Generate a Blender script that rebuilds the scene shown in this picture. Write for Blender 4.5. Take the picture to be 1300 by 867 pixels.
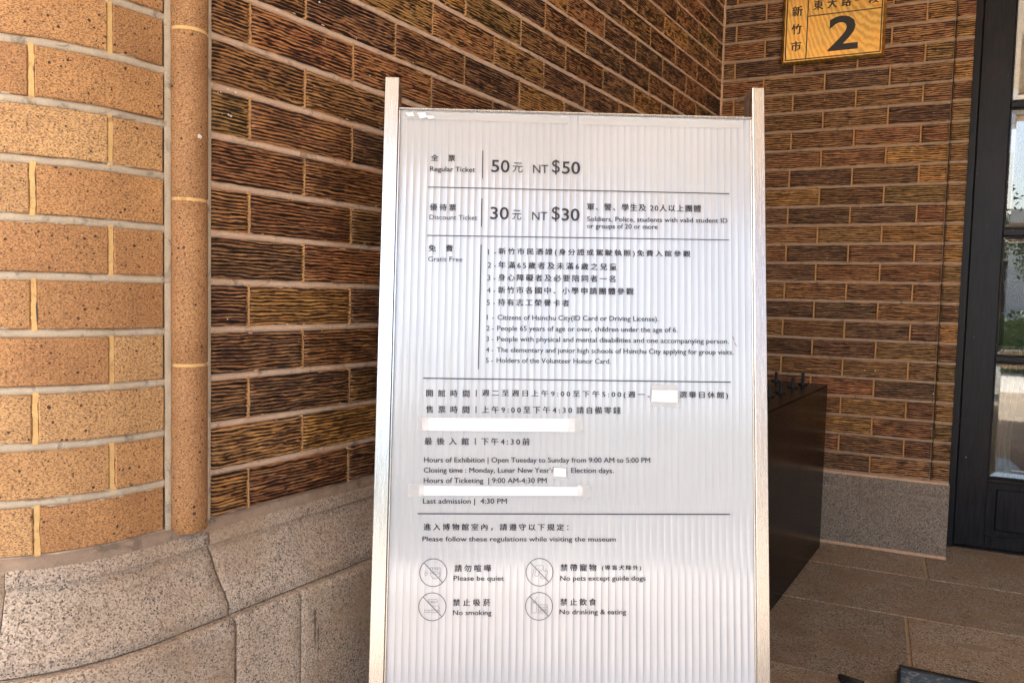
import bpy, math, random
from mathutils import Vector, Matrix, noise

scene = bpy.context.scene
for o in list(bpy.data.objects):
    bpy.data.objects.remove(o)

# ------------------------------------------------------------------ camera
Z0 = 1.04                                   # height of brick course zero above the floor
cam_data = bpy.data.cameras.new("camera")
cam = bpy.data.objects.new("camera", cam_data)
scene.collection.objects.link(cam)
scene.camera = cam
yaw, pit, rol = -0.4382, 0.0589, 0.0247
fw = Vector((math.sin(yaw) * math.cos(pit), math.cos(yaw) * math.cos(pit), -math.sin(pit)))
r0 = Vector((math.cos(yaw), -math.sin(yaw), 0))
u0 = r0.cross(fw)
cr = r0 * math.cos(rol) + u0 * math.sin(rol)
cu = -r0 * math.sin(rol) + u0 * math.cos(rol)
cam.matrix_world = Matrix(((cr.x, cu.x, -fw.x, 0.5866), (cr.y, cu.y, -fw.y, -3.1142),
                           (cr.z, cu.z, -fw.z, -0.149 + Z0), (0, 0, 0, 1)))
cam_data.sensor_width = 36
cam_data.lens = 36 * 985.8 / 1300
cam_data.clip_start = 0.02
cam_data.clip_end = 1500

# ------------------------------------------------------------------ sky and sun
SUN = Vector((-0.62, -0.785, 1.02)).normalized()
world = bpy.data.worlds.new("World")
scene.world = world
world.use_nodes = True
wn = world.node_tree.nodes
wl = world.node_tree.links
wn.clear()
wo = wn.new("ShaderNodeOutputWorld")
wb = wn.new("ShaderNodeBackground")
sk = wn.new("ShaderNodeTexSky")
sk.sky_type = 'NISHITA'
sk.sun_disc = False
sk.sun_elevation = math.asin(SUN.z)
sk.sun_rotation = math.atan2(SUN.x, SUN.y)
sk.altitude = 20
sk.air_density = 1.0
sk.dust_density = 3.5
sk.ozone_density = 1.0
wb.inputs[1].default_value = 0.14
wl.new(sk.outputs[0], wb.inputs[0])
wl.new(wb.outputs[0], wo.inputs[0])
sl = bpy.data.lights.new("sun", 'SUN')
sl.energy = 4.5
sl.angle = math.radians(0.53)
sl.color = (1.0, 0.955, 0.88)
sun = bpy.data.objects.new("sun", sl)
sun.rotation_euler = SUN.to_track_quat('Z', 'Y').to_euler()
sun.location = (-3, -6, 8)
scene.collection.objects.link(sun)
scene.view_settings.view_transform = 'Standard'
scene.view_settings.look = 'None'
scene.view_settings.gamma = 1
scene.view_settings.exposure = 2.64
scene.cycles.max_bounces = 10
scene.cycles.diffuse_bounces = 5
scene.cycles.use_denoising = True
try:
    scene.cycles.denoiser = 'OPENIMAGEDENOISE'
    scene.cycles.denoising_input_passes = 'RGB_ALBEDO_NORMAL'
    scene.cycles.denoising_prefilter = 'NONE'
except Exception:
    pass

# ------------------------------------------------------------------ helpers
COL = scene.collection


def tag(o, label=None, cat=None, group=None, kind=None):
    if label: o["label"] = label
    if cat: o["category"] = cat
    if group: o["group"] = group
    if kind: o["kind"] = kind
    return o


def empty(name, loc, rz=0.0):
    o = bpy.data.objects.new(name, None)
    o.empty_display_size = 0.1
    COL.objects.link(o)
    o.location = loc
    o.rotation_euler = (0, 0, rz)
    return o


def link(name, me, parent=None, loc=(0, 0, 0), rot=(0, 0, 0), color=None, kind=None):
    o = bpy.data.objects.new(name, me)
    COL.objects.link(o)
    o.location = loc
    o.rotation_euler = rot
    if parent:
        o.parent = parent
    if color:
        o.color = color
    if kind:
        o["kind"] = kind
    return o


class MB:
    """collects vertices and faces of one mesh"""
    def __init__(self):
        self.v, self.f, self.s, self.m = [], [], [], []

    def add(self, vs, fs, smooth=False, mi=0):
        n = len(self.v)
        self.v += [tuple(p) for p in vs]
        for f in fs:
            self.f.append(tuple(i + n for i in f))
            self.s.append(smooth)
            self.m.append(mi)

    def box(self, x0, x1, y0, y1, z0, z1, c=0.0, mi=0, M=None):
        """box, c = chamfer on all edges (a clipped box of 26 faces)"""
        if x1 < x0: x0, x1 = x1, x0
        if y1 < y0: y0, y1 = y1, y0
        if z1 < z0: z0, z1 = z1, z0
        if c <= 0:
            vs = [(x, y, z) for z in (z0, z1) for y in (y0, y1) for x in (x0, x1)]
            fs = [(0, 2, 3, 1), (4, 5, 7, 6), (0, 1, 5, 4), (2, 6, 7, 3), (0, 4, 6, 2), (1, 3, 7, 5)]
        else:
            vs, idx = [], {}
            X, Y, Z = (x0, x1), (y0, y1), (z0, z1)
            for i in (0, 1):
                for j in (0, 1):
                    for k in (0, 1):
                        sx, sy, sz = 1 - 2 * i, 1 - 2 * j, 1 - 2 * k
                        for a in range(3):
                            idx[(i, j, k, a)] = len(vs)
                            p = [X[i] + sx * c, Y[j] + sy * c, Z[k] + sz * c]
                            p[a] = (X[i], Y[j], Z[k])[a]
                            vs.append(tuple(p))
            fs = []
            q = lambda *t: [idx[u] for u in t]
            for i in (0, 1):
                fs.append(q((i, 0, 0, 0), (i, 1, 0, 0), (i, 1, 1, 0), (i, 0, 1, 0)))
                fs.append(q((0, i, 0, 1), (1, i, 0, 1), (1, i, 1, 1), (0, i, 1, 1)))
                fs.append(q((0, 0, i, 2), (1, 0, i, 2), (1, 1, i, 2), (0, 1, i, 2)))
                for j in (0, 1):
                    fs.append(q((i, j, 0, 0), (i, j, 1, 0), (i, j, 1, 1), (i, j, 0, 1)))
                    fs.append(q((i, 0, j, 0), (i, 1, j, 0), (i, 1, j, 2), (i, 0, j, 2)))
                    fs.append(q((0, i, j, 1), (1, i, j, 1), (1, i, j, 2), (0, i, j, 2)))
                    for k in (0, 1):
                        fs.append(q((i, j, k, 0), (i, j, k, 1), (i, j, k, 2)))
            cen = Vector(((x0 + x1) / 2, (y0 + y1) / 2, (z0 + z1) / 2))
            out = []
            for f in fs:
                a, b, d = (Vector(vs[f[0]]), Vector(vs[f[1]]), Vector(vs[f[2]]))
                nn = (b - a).cross(d - a)
                m = sum((Vector(vs[t]) for t in f), Vector()) / len(f)
                out.append(f if nn.dot(m - cen) > 0 else f[::-1])
            fs = out
        if M is not None:
            vs = [M @ Vector(p) for p in vs]
        self.add(vs, fs, mi=mi)

    def tube(self, pts, r, n=10, caps=True, smooth=True, mi=0):
        pts = [Vector(p) for p in pts]
        rings = []
        for i, p in enumerate(pts):
            t = (pts[min(i + 1, len(pts) - 1)] - pts[max(i - 1, 0)]).normalized()
            a = t.cross(Vector((0, 0, 1)))
            if a.length < 1e-3: a = t.cross(Vector((1, 0, 0)))
            a.normalize()
            b = t.cross(a)
            rr = r[i] if isinstance(r, (list, tuple)) else r
            rings.append([p + (a * math.cos(2 * math.pi * k / n) + b * math.sin(2 * math.pi * k / n)) * rr for k in range(n)])
        vs = [v for rg in rings for v in rg]
        fs = []
        for i in range(len(rings) - 1):
            for k in range(n):
                fs.append((i * n + k, (i + 1) * n + k, (i + 1) * n + (k + 1) % n, i * n + (k + 1) % n))
        self.add(vs, fs, smooth, mi)
        if caps:
            self.add(rings[0], [tuple(range(n))], False, mi)
            self.add(rings[-1], [tuple(reversed(range(n)))], False, mi)

    def mesh(self, name, *mats):
        me = bpy.data.meshes.new(name)
        me.from_pydata(self.v, [], self.f)
        me.polygons.foreach_set("use_smooth", self.s)
        me.polygons.foreach_set("material_index", self.m)
        for m in mats:
            me.materials.append(m)
        me.update()
        return me

    def build(self, name, mat, parent=None, **k):
        mats = mat if isinstance(mat, (list, tuple)) else [mat]
        return link(name, self.mesh(name, *mats), parent, **k)


# ------------------------------------------------------------------ materials
class NT:
    def __init__(self, name):
        self.m = bpy.data.materials.new(name)
        self.m.use_nodes = True
        self.t = self.m.node_tree
        self.n = self.t.nodes
        self.n.clear()
        self.out = self.n.new("ShaderNodeOutputMaterial")
        self.p = self.n.new("ShaderNodeBsdfPrincipled")
        self.t.links.new(self.p.outputs[0], self.out.inputs[0])

    def L(self, a, b):
        self.t.links.new(a, b)

    def new(self, k, **kw):
        x = self.n.new(k)
        for a, b in kw.items():
            setattr(x, a, b)
        return x

    def coords(self, scale=(1, 1, 1), obj=True, rnd=False):
        tc = self.new("ShaderNodeTexCoord")
        mp = self.new("ShaderNodeMapping")
        mp.inputs['Scale'].default_value = scale
        src = tc.outputs['Object' if obj else 'Generated']
        if rnd:
            oi = self.new("ShaderNodeObjectInfo")
            mul = self.new("ShaderNodeMath", operation='MULTIPLY')
            mul.inputs[1].default_value = 37.0
            self.L(oi.outputs['Random'], mul.inputs[0])
            ad = self.new("ShaderNodeVectorMath", operation='ADD')
            self.L(src, ad.inputs[0])
            self.L(mul.outputs[0], ad.inputs[1])
            src = ad.outputs[0]
        self.L(src, mp.inputs[0])
        return mp.outputs[0]

    def noise(self, vec, scale, detail=3, rough=0.55, dist=0.0):
        x = self.new("ShaderNodeTexNoise")
        x.inputs['Scale'].default_value = scale
        x.inputs['Detail'].default_value = detail
        x.inputs['Roughness'].default_value = rough
        x.inputs['Distortion'].default_value = dist
        self.L(vec, x.inputs['Vector'])
        return x.outputs[0]

    def voro(self, vec, scale, feature='F1', rand=1.0):
        x = self.new("ShaderNodeTexVoronoi", feature=feature)
        x.inputs['Scale'].default_value = scale
        x.inputs['Randomness'].default_value = rand
        self.L(vec, x.inputs['Vector'])
        return x

    def ramp(self, fac, stops, interp='LINEAR'):
        r = self.new("ShaderNodeValToRGB")
        r.color_ramp.interpolation = interp
        e = r.color_ramp.elements
        while len(e) < len(stops):
            e.new(0.5)
        for i, (p, c) in enumerate(stops):
            e[i].position = p
            if not isinstance(c, (tuple, list)): c = (c, c, c)
            e[i].color = (*c[:3], 1)
        self.L(fac, r.inputs[0])
        return r.outputs[0]

    def mix(self, fac, a, b, mode='MIX'):
        x = self.new("ShaderNodeMix", data_type='RGBA', blend_type=mode)
        for s, v in ((x.inputs[0], fac), (x.inputs[6], a), (x.inputs[7], b)):
            if hasattr(v, 'links') or hasattr(v, 'is_linked'):
                self.L(v, s)
            elif isinstance(v, (int, float)):
                s.default_value = v
            else:
                s.default_value = (*v[:3], 1)
        return x.outputs[2]

    def math(self, op, a, b=0.0):
        x = self.new("ShaderNodeMath", operation=op)
        for s, v in ((x.inputs[0], a), (x.inputs[1], b)):
            if isinstance(v, (int, float)): s.default_value = v
            else: self.L(v, s)
        return x.outputs[0]

    def bump(self, h, strength=0.5, dist=0.002, prev=None):
        b = self.new("ShaderNodeBump")
        b.inputs['Strength'].default_value = strength
        b.inputs['Distance'].default_value = dist
        self.L(h, b.inputs['Height'])
        if prev: self.L(prev, b.inputs['Normal'])
        return b.outputs[0]

    def fin(self, color=None, rough=0.8, normal=None, metallic=0.0, **kw):
        p = self.p
        if color is not None:
            if isinstance(color, (tuple, list)): p.inputs['Base Color'].default_value = (*color[:3], 1)
            else: self.L(color, p.inputs['Base Color'])
        if isinstance(rough, (int, float)): p.inputs['Roughness'].default_value = rough
        else: self.L(rough, p.inputs['Roughness'])
        p.inputs['Metallic'].default_value = metallic
        if normal: self.L(normal, p.inputs['Normal'])
        for k, v in kw.items():
            p.inputs[k.replace('_', ' ')].default_value = v
        return self.m


def mat_scratch(name="scratch_brick", wscale=60):
    """scratch faced brick: fired clay, brown to amber, with near-black streaks doubling as painted groove shade and rough grain"""
    t = NT(name)
    oi = t.new("ShaderNodeObjectInfo")
    v = t.coords((1, 1, 1), rnd=True)
    vs = t.coords((22, 40, 190), rnd=True)
    streak = t.noise(vs, 1.0, 4, 0.7)
    blotch = t.noise(t.coords((1, 1, 1.8), rnd=True), 24, 3, 0.6)
    fine = t.noise(v, 1100, 2, 0.6)
    # fired streaks doubling as groove shade painted in colour, wavering along the brick
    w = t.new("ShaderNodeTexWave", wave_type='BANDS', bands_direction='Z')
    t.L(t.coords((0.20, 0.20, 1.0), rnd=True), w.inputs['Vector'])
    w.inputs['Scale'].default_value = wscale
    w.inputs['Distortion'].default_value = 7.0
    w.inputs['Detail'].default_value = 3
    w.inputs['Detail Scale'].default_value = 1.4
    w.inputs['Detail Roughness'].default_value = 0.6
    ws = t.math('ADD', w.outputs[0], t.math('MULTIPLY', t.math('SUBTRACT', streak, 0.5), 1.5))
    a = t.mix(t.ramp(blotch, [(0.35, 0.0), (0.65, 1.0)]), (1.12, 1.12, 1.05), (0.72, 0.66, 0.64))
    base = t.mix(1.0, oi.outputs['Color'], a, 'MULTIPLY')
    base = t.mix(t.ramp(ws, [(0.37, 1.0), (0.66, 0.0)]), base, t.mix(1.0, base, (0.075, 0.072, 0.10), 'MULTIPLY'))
    base = t.mix(t.ramp(ws, [(0.88, 0.0), (1.10, 0.5)]), base, (0.66, 0.38, 0.13))
    base = t.mix(t.ramp(fine, [(0.62, 0.0), (0.76, 0.25)]), base, (0.55, 0.37, 0.20))
    b = t.bump(fine, 0.4, 0.0005)
    return t.fin(base, t.ramp(blotch, [(0.3, 0.42), (0.7, 0.7)]), b, Specular_IOR_Level=0.5)


def mat_smooth_brick():
    t = NT("smooth_brick")
    oi = t.new("ShaderNodeObjectInfo")
    v = t.coords(rnd=True)
    vf = t.coords((1, 1, 2.0), rnd=True)
    g = t.noise(vf, 360, 4, 0.75)
    big = t.noise(v, 12, 3, 0.5)
    col = t.mix(1.0, oi.outputs['Color'], t.ramp(big, [(0.3, (0.80, 0.74, 0.70)), (0.7, (1.10, 1.10, 1.06))]), 'MULTIPLY')
    g2 = t.noise(v, 640, 2, 0.6)
    col = t.mix(t.ramp(g2, [(0.52, 0.0), (0.70, 0.6)]), col, (0.70, 0.46, 0.22))
    col = t.mix(t.ramp(g, [(0.47, 0.0), (0.57, 0.85)]), col, (0.15, 0.070, 0.035))
    # iron spots: small ones everywhere, large ones here and there
    for sc, lo, hi in ((190, 0.27, 0.34), (80, 0.25, 0.30)):
        s1 = t.voro(v, sc)
        size = t.noise(v, sc * 0.7, 2)
        d = t.math('ADD', s1.outputs['Distance'], t.math('MULTIPLY', size, 0.30))
        col = t.mix(t.ramp(d, [(lo, 0.92), (hi, 0.0)]), col, (0.035, 0.018, 0.013))
    b = t.bump(g, 0.35, 0.0007)
    b = t.bump(t.ramp(d, [(0.15, 0.0), (0.22, 1.0)]), 0.5, 0.0009, b)
    return t.fin(col, 0.66, b, Specular_IOR_Level=0.35)


def mat_mortar(name, c1, c2, dark):
    t = NT(name)
    v = t.coords()
    n = t.noise(v, 45, 5, 0.65)
    f = t.noise(v, 700, 3, 0.7)
    col = t.mix(t.ramp(n, [(0.3, 0.0), (0.7, 1.0)]), c1, c2)
    col = t.mix(t.ramp(f, [(0.55, 0.0), (0.72, 0.6)]), col, dark)
    cr = t.noise(v, 18, 6, 0.75, 1.5)
    col = t.mix(t.ramp(cr, [(0.55, 0.0), (0.64, 0.65)]), col, dark)
    b = t.bump(n, 0.5, 0.003)
    b = t.bump(f, 0.6, 0.0012, b)
    return t.fin(col, 0.92, b, Specular_IOR_Level=0.2)


def mat_granite(name, light, mid, dark, warm, amt=0.5, sc=1.0, bs=0.8):
    """pinkish granite: pale matrix, crisp dark mica grains of several sizes, warm dust"""
    t = NT(name)
    v = t.coords(rnd=True)
    v1 = t.coords((sc, sc, sc), rnd=True)
    grain = t.noise(v1, 520, 4, 0.8)
    cells = t.voro(v1, 430)
    sep = t.new("ShaderNodeSeparateColor")
    t.L(cells.outputs['Color'], sep.inputs[0])
    mix_ = t.math('ADD', t.math('MULTIPLY', sep.outputs[0], 0.75), t.math('MULTIPLY', grain, 0.35))
    col = t.ramp(mix_, [(0.20, dark), (0.30, mid), (0.55, light), (0.86, tuple(min(1, c * 1.4) for c in light))])
    for scl, lo, hi, o in ((170, 0.20, 0.28, 0.85), (90, 0.17, 0.22, 0.95)):
        s_ = t.voro(v1, scl)
        sn = t.noise(v1, scl * 0.9, 2)
        sd = t.math('ADD', s_.outputs['Distance'], t.math('MULTIPLY', sn, 0.32))
        col = t.mix(t.ramp(sd, [(lo, o), (hi, 0.0)]), col, tuple(c * 0.45 for c in dark))
    st = t.noise(v, 7, 4, 0.6)
    col = t.mix(t.ramp(st, [(0.42, 0.0), (0.68, amt)]), col, warm)
    st2 = t.noise(v, 13, 5, 0.7, 0.6)
    col = t.mix(t.ramp(st2, [(0.52, 0.0), (0.78, 0.4)]), col, dark)
    oi = t.new("ShaderNodeObjectInfo")
    col = t.mix(1.0, col, t.ramp(oi.outputs['Random'], [(0.0, (0.84, 0.84, 0.85)), (1.0, (1.10, 1.07, 1.03))]), 'MULTIPLY')
    b = t.bump(grain, bs, 0.0014)
    b = t.bump(sep.outputs[1], 0.35, 0.0008, b)
    return t.fin(col, 0.82, b, Specular_IOR_Level=0.35)


def mat_plain(name, col, rough=0.5, metallic=0.0, var=0.12, vs=30, bump=0.1, bd=0.001, stretch=(1, 1, 1), **kw):
    t = NT(name)
    v = t.coords(stretch)
    n = t.noise(v, vs, 4, 0.6)
    c = t.mix(t.ramp(n, [(0.3, 0.0), (0.7, 1.0)]), tuple(x * (1 - var) for x in col), tuple(min(1, x * (1 + var)) for x in col))
    return t.fin(c, rough, t.bump(n, bump, bd), metallic, **kw)


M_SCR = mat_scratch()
M_SCR2 = mat_scratch("scratch_brick_coarse", 44)  # wider streaks, so the painted groove shade still shows on the facing wall
M_SMO = mat_smooth_brick()
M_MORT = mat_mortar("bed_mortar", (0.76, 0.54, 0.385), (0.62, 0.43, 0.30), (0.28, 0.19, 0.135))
M_MORTB = mat_mortar("darker_mortar", (0.50, 0.35, 0.235), (0.38, 0.26, 0.175), (0.17, 0.115, 0.08))  # darker mortar tone for the facing wall
M_HEAD = mat_mortar("head_mortar", (0.62, 0.36, 0.15), (0.48, 0.26, 0.12), (0.22, 0.12, 0.06))
M_MORTL = mat_mortar("pale_mortar", (0.62, 0.53, 0.40), (0.48, 0.40, 0.30), (0.16, 0.135, 0.115))
M_HEADL = mat_mortar("yellow_mortar", (0.80, 0.55, 0.24), (0.66, 0.42, 0.18), (0.30, 0.16, 0.09))
M_DIRT = mat_mortar("dusty_joint", (0.40, 0.30, 0.22), (0.28, 0.21, 0.16), (0.12, 0.095, 0.08))
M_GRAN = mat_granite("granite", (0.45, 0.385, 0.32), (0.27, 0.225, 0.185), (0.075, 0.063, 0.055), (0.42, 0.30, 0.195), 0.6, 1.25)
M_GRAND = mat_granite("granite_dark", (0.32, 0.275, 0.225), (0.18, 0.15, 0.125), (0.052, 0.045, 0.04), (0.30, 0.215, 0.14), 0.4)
M_FLOOR = mat_granite("floor_granite", (0.37, 0.315, 0.25), (0.18, 0.15, 0.12), (0.042, 0.036, 0.031), (0.30, 0.205, 0.125), 0.7, 0.9, 0.9)

# ------------------------------------------------------------------ plan of the building
ANG = 0.1241
DA = Vector((-math.sin(ANG), -math.cos(ANG), 0))      # along the side wall, from the inner corner outwards
NA = Vector((math.cos(ANG), -math.sin(ANG), 0))       # out of the side wall
ROTA = math.atan2(DA.y, DA.x)
TOP = 1.95 + Z0                                        # underside of the canopy
CP, CL = 0.07, 0.2164                                  # course height, brick length with joint
S1, R1, O1 = 2.414, 0.2285, 0.002                      # start, radius of the rounded corner


def path(t, off=0.0):
    """plan point and outward normal of the side wall line, then the rounded corner, then the front"""
    if t <= S1:
        return DA * t + NA * (O1 * min(1, t / S1) + off), NA.copy()
    a = (t - S1) / R1
    if a <= math.pi / 2:
        n = NA * math.cos(a) + DA * math.sin(a)
        return DA * S1 + NA * (O1 - R1) + n * (R1 + off), n
    ex = t - S1 - R1 * math.pi / 2
    return DA * (S1 + R1 + off) + NA * (O1 - R1 - ex), DA.copy()


def strip_mesh(mb, ts, prof, closed_ends=True, smooth=False, mi=0):
    """sweep a profile [(off, z)...] along path parameters ts"""
    n = len(prof)
    vs = []
    for t in ts:
        for off, z in prof:
            p, _ = path(t, off)
            vs.append((p.x, p.y, z))
    fs = []
    for i in range(len(ts) - 1):
        for j in range(n - 1):
            fs.append((i * n + j, i * n + j + 1, (i + 1) * n + j + 1, (i + 1) * n + j))
    mb.add(vs, fs, smooth, mi)
    if closed_ends:
        mb.add(vs[:n], [tuple(reversed(range(n)))], False, mi)
        mb.add(vs[-n:], [tuple(range(n))], False, mi)


def lin(a, b, step):
    n = max(1, int(math.ceil((b - a) / step)))
    return [a + (b - a) * i / n for i in range(n + 1)]


# ------------------------------------------------------------------ scratch faced bricks
BH = 0.0585


def groove_mesh(length, seed, ngr, h=BH, depth=0.0060, mat=None):
    rnd = random.Random(seed)
    nx = max(4, int(length / 0.0065))
    per = 6
    nz = ngr * per
    prof = (0.0, 0.02, 0.80, 1.0, 0.92, 0.25)
    amp = [rnd.uniform(0.5, 1.0) for _ in range(ngr + 1)]
    jit = [rnd.uniform(-0.35, 0.35) for _ in range(ngr + 1)]
    jit[0] = jit[-1] = 0
    vs, fs = [], []
    sx, sz = rnd.uniform(0, 50), rnd.uniform(0, 50)
    for j in range(nz + 1):
        zf = j / nz
        g = j // per
        for i in range(nx + 1):
            x = length * i / nx
            w = noise.noise(Vector((x * 30 + sx, zf * 2.0 + sz, 0))) * 0.0040 + noise.noise(Vector((x * 95 + sx, zf * 6, 5 + sz))) * 0.0017
            edge = min(1.0, min(zf, 1 - zf) * 9)
            z = h * zf + w * edge + (jit[g] * h / ngr if j % per in (0, 1, 5) and 0 < g < ngr else 0)
            a = prof[j % per] if j < nz else 0.0
            dd = amp[g] * (0.80 + 0.7 * noise.noise(Vector((x * 48, g * 3.7 + sx, 2.0 + sz))))
            y = -depth * (1 - a) * max(0.30, min(1.1, dd)) - (1 - amp[g]) * 0.0016 - 0.0007 * noise.noise(Vector((x * 60 + sz, zf * 22, 9))) - 0.0004
            xx = x
            if i in (0, nx):
                y -= 0.0006
                xx += (1 if i == 0 else -1) * 0.0006 * (1 - a)
            vs.append((xx, y, z))
    W = nx + 1
    for j in range(nz):
        for i in range(nx):
            fs.append((j * W + i, (j + 1) * W + i, (j + 1) * W + i + 1, j * W + i + 1))
    ring = [i for i in range(W)] + [j * W + nx for j in range(1, nz + 1)] + \
           [nz * W + i for i in range(nx - 1, -1, -1)] + [j * W for j in range(nz - 1, 0, -1)]
    base = len(vs)
    for r in ring:
        x, y, z = vs[r]
        vs.append((x, -0.024, z))
    k = len(ring)
    for i in range(k):
        a, b = ring[i], ring[(i + 1) % k]
        fs.append((a, b, base + (i + 1) % k, base + i))
    mb = MB()
    mb.add(vs, fs, True)
    me = mb.mesh("brick", mat or M_SCR)
    return me


_cache = {}


def groove(length, rnd, mat=None):
    key = round(length, 3)
    var = rnd.randrange(5 if length > 0.15 else 3)
    k = (key, var, mat.name if mat else '')
    if k not in _cache:
        _cache[k] = groove_mesh(length, hash((int(key * 1000), var)) % 9999, 10 + (var * 2 + int(key * 100)) % 3, mat=mat)
    return _cache[k]


AMBER, RED, BROWN, DARK, OLIVE = (0.62, 0.31, 0.095, 1), (0.44, 0.185, 0.080, 1), (0.43, 0.21, 0.085, 1), (0.26, 0.125, 0.068, 1), (0.42, 0.24, 0.085, 1)


def tint(rnd, w):
    c = rnd.choices([AMBER, RED, BROWN, DARK, OLIVE], w)[0]
    k = rnd.uniform(0.72, 1.25)
    return (c[0] * k, c[1] * k * rnd.uniform(0.95, 1.05), c[2] * k, 1)


def simple_bricks(mb, frame, rows, segs, th=0.02):
    """plain boxes for brick courses out of the photograph's view, joined"""
    for k in rows:
        for a, b in segs(k):
            vs = []
            for t in (a, b):
                for off in (-th, 0.0):
                    for z in (Z0 + k * CP + 0.006, Z0 + k * CP + 0.0645):
                        vs.append(frame(t, off, z))
            mb.add(vs, [(0, 1, 5, 4), (2, 6, 7, 3), (0, 2, 3, 1), (4, 5, 7, 6), (1, 3, 7, 5), (0, 4, 6, 2)])


def split(a, b, joints, gap=0.006, mn=0.012):
    cuts = [a] + [j for j in joints if a + mn < j < b - mn] + [b]
    out = []
    for i in range(len(cuts) - 1):
        p = cuts[i] + (gap / 2 if i else 0)
        q = cuts[i + 1] - (gap / 2 if i < len(cuts) - 2 else 0)
        out.append((p, q))
    return out


# ================================================================== side wall (left, scratch faced)
wallA = empty("ridged_brick_wall", (DA * 1.2 + Vector((0, 0, 0))), 0)
tag(wallA, "long left wall of dark brown ridged bricks running back to the inner corner behind the ticket sign", "brick wall")
wallA.location = (0, 0, 0)


def frameA(t, off, z):
    p = DA * t + NA * off
    return (p.x, p.y, z)


AEND = 2.2975


def segsA(k):
    ph = 0.0 if k % 2 else 0.5
    js = [2.2324 - CL * (i + ph) for i in range(0, 12)]
    js = [j for j in js if j > 0.03]
    return split(0.008, AEND, sorted(js))


rnd = random.Random(7)
mb = MB()
heads = MB()
for k in range(-7, 15):
    for a, b in segsA(k):
        ln = round(b - a, 3)
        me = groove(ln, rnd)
        p = DA * a + NA * (rnd.uniform(-0.0008, 0.0012) + O1)
        link("brick", me, wallA, (p.x, p.y, Z0 + k * CP + 0.0058 + rnd.uniform(-0.0006, 0.0006)),
             (0, rnd.uniform(-0.002, 0.002), ROTA), tint(rnd, (2, 5, 5, 6, 1)))
        # narrow yellow head joint beside the brick
        if b < AEND - 0.01:
            z0, z1 = Z0 + k * CP + 0.004, Z0 + k * CP + 0.067
            vs = []
            n = 9
            for i in range(n + 1):
                z = z0 + (z1 - z0) * i / n
                w1, w2 = rnd.uniform(-0.0008, 0.0008), rnd.uniform(-0.0008, 0.0008)
                o = -0.0006 + rnd.uniform(-0.0006, 0.0006)
                vs += [frameA(b - 0.0012 + w1, -0.006, z), frameA(b + 0.0014 + w1, o, z), frameA(b + 0.0046 + w2, o, z), frameA(b + 0.0072 + w2, -0.006, z)]
            fs = []
            for i in range(n):
                for j in range(3):
                    fs.append((i * 4 + j, i * 4 + j + 1, (i + 1) * 4 + j + 1, (i + 1) * 4 + j))
            heads.add(vs, fs)
heads.build("head_mortar", M_HEAD, wallA, kind="stuff")
up = MB()
simple_bricks(up, frameA, range(15, 28), segsA)
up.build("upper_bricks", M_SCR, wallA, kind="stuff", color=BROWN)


def mortar_bed(mb, frame, t0, t1, k0, k1, step=0.02, base=-0.0045, seed=0, top=None):
    """mortar sheet whose bed joints bulge a little unevenly towards the face"""
    ts = lin(t0, t1, step)
    zs = []
    for k in range(k0, k1 + 1):
        z = Z0 + k * CP
        zs += [(z - 0.0075, -0.017), (z - 0.0052, base), (z + 0.0005, base + 0.0022), (z + 0.0052, base + 0.0004), (z + 0.0075, -0.017)]
    if top:
        zs.append((top, -0.015))
    vs = []
    for t in ts:
        for z, o in zs:
            nn = noise.noise(Vector((t * 40, z * 40, seed)))
            n2 = noise.noise(Vector((t * 130, z * 130, seed + 4)))
            vs.append(frame(t, o + nn * 0.0019 + n2 * 0.0009, z + nn * 0.0011))
    n = len(zs)
    fs = [(i * n + j, i * n + j + 1, (i + 1) * n + j + 1, (i + 1) * n + j) for i in range(len(ts) - 1) for j in range(n - 1)]
    mb.add(vs, fs, True)


mm = MB()
mortar_bed(mm, frameA, 0.0, AEND + 0.002, -7, 28, 0.018, seed=1, top=TOP)
mm.build("bed_mortar", M_MORT, wallA)

# ------------------------------------------------------------------ battered granite base: side wall part
PROF = [(-0.03, Z0 - 0.496), (0.006, Z0 - 0.4985), (0.0115, Z0 - 0.504), (0.0130, Z0 - 0.519), (0.0085, Z0 - 0.5215), (0.0095, Z0 - 0.5255), (0.0150, Z0 - 0.530),
        (0.026, Z0 - 0.552), (0.041, Z0 - 0.574), (0.0560, Z0 - 0.594), (0.0570, Z0 - 0.597), (0.0560, Z0 - 0.6115), (0.0, Z0 - 0.6125)]
PLOW = [(0.0, Z0 - 0.6129), (0.068, Z0 - 0.6136), (0.0725, Z0 - 0.6215), (0.0725, Z0 - 0.9), (0.073, 0.002), (0.0, 0.002)]


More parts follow.
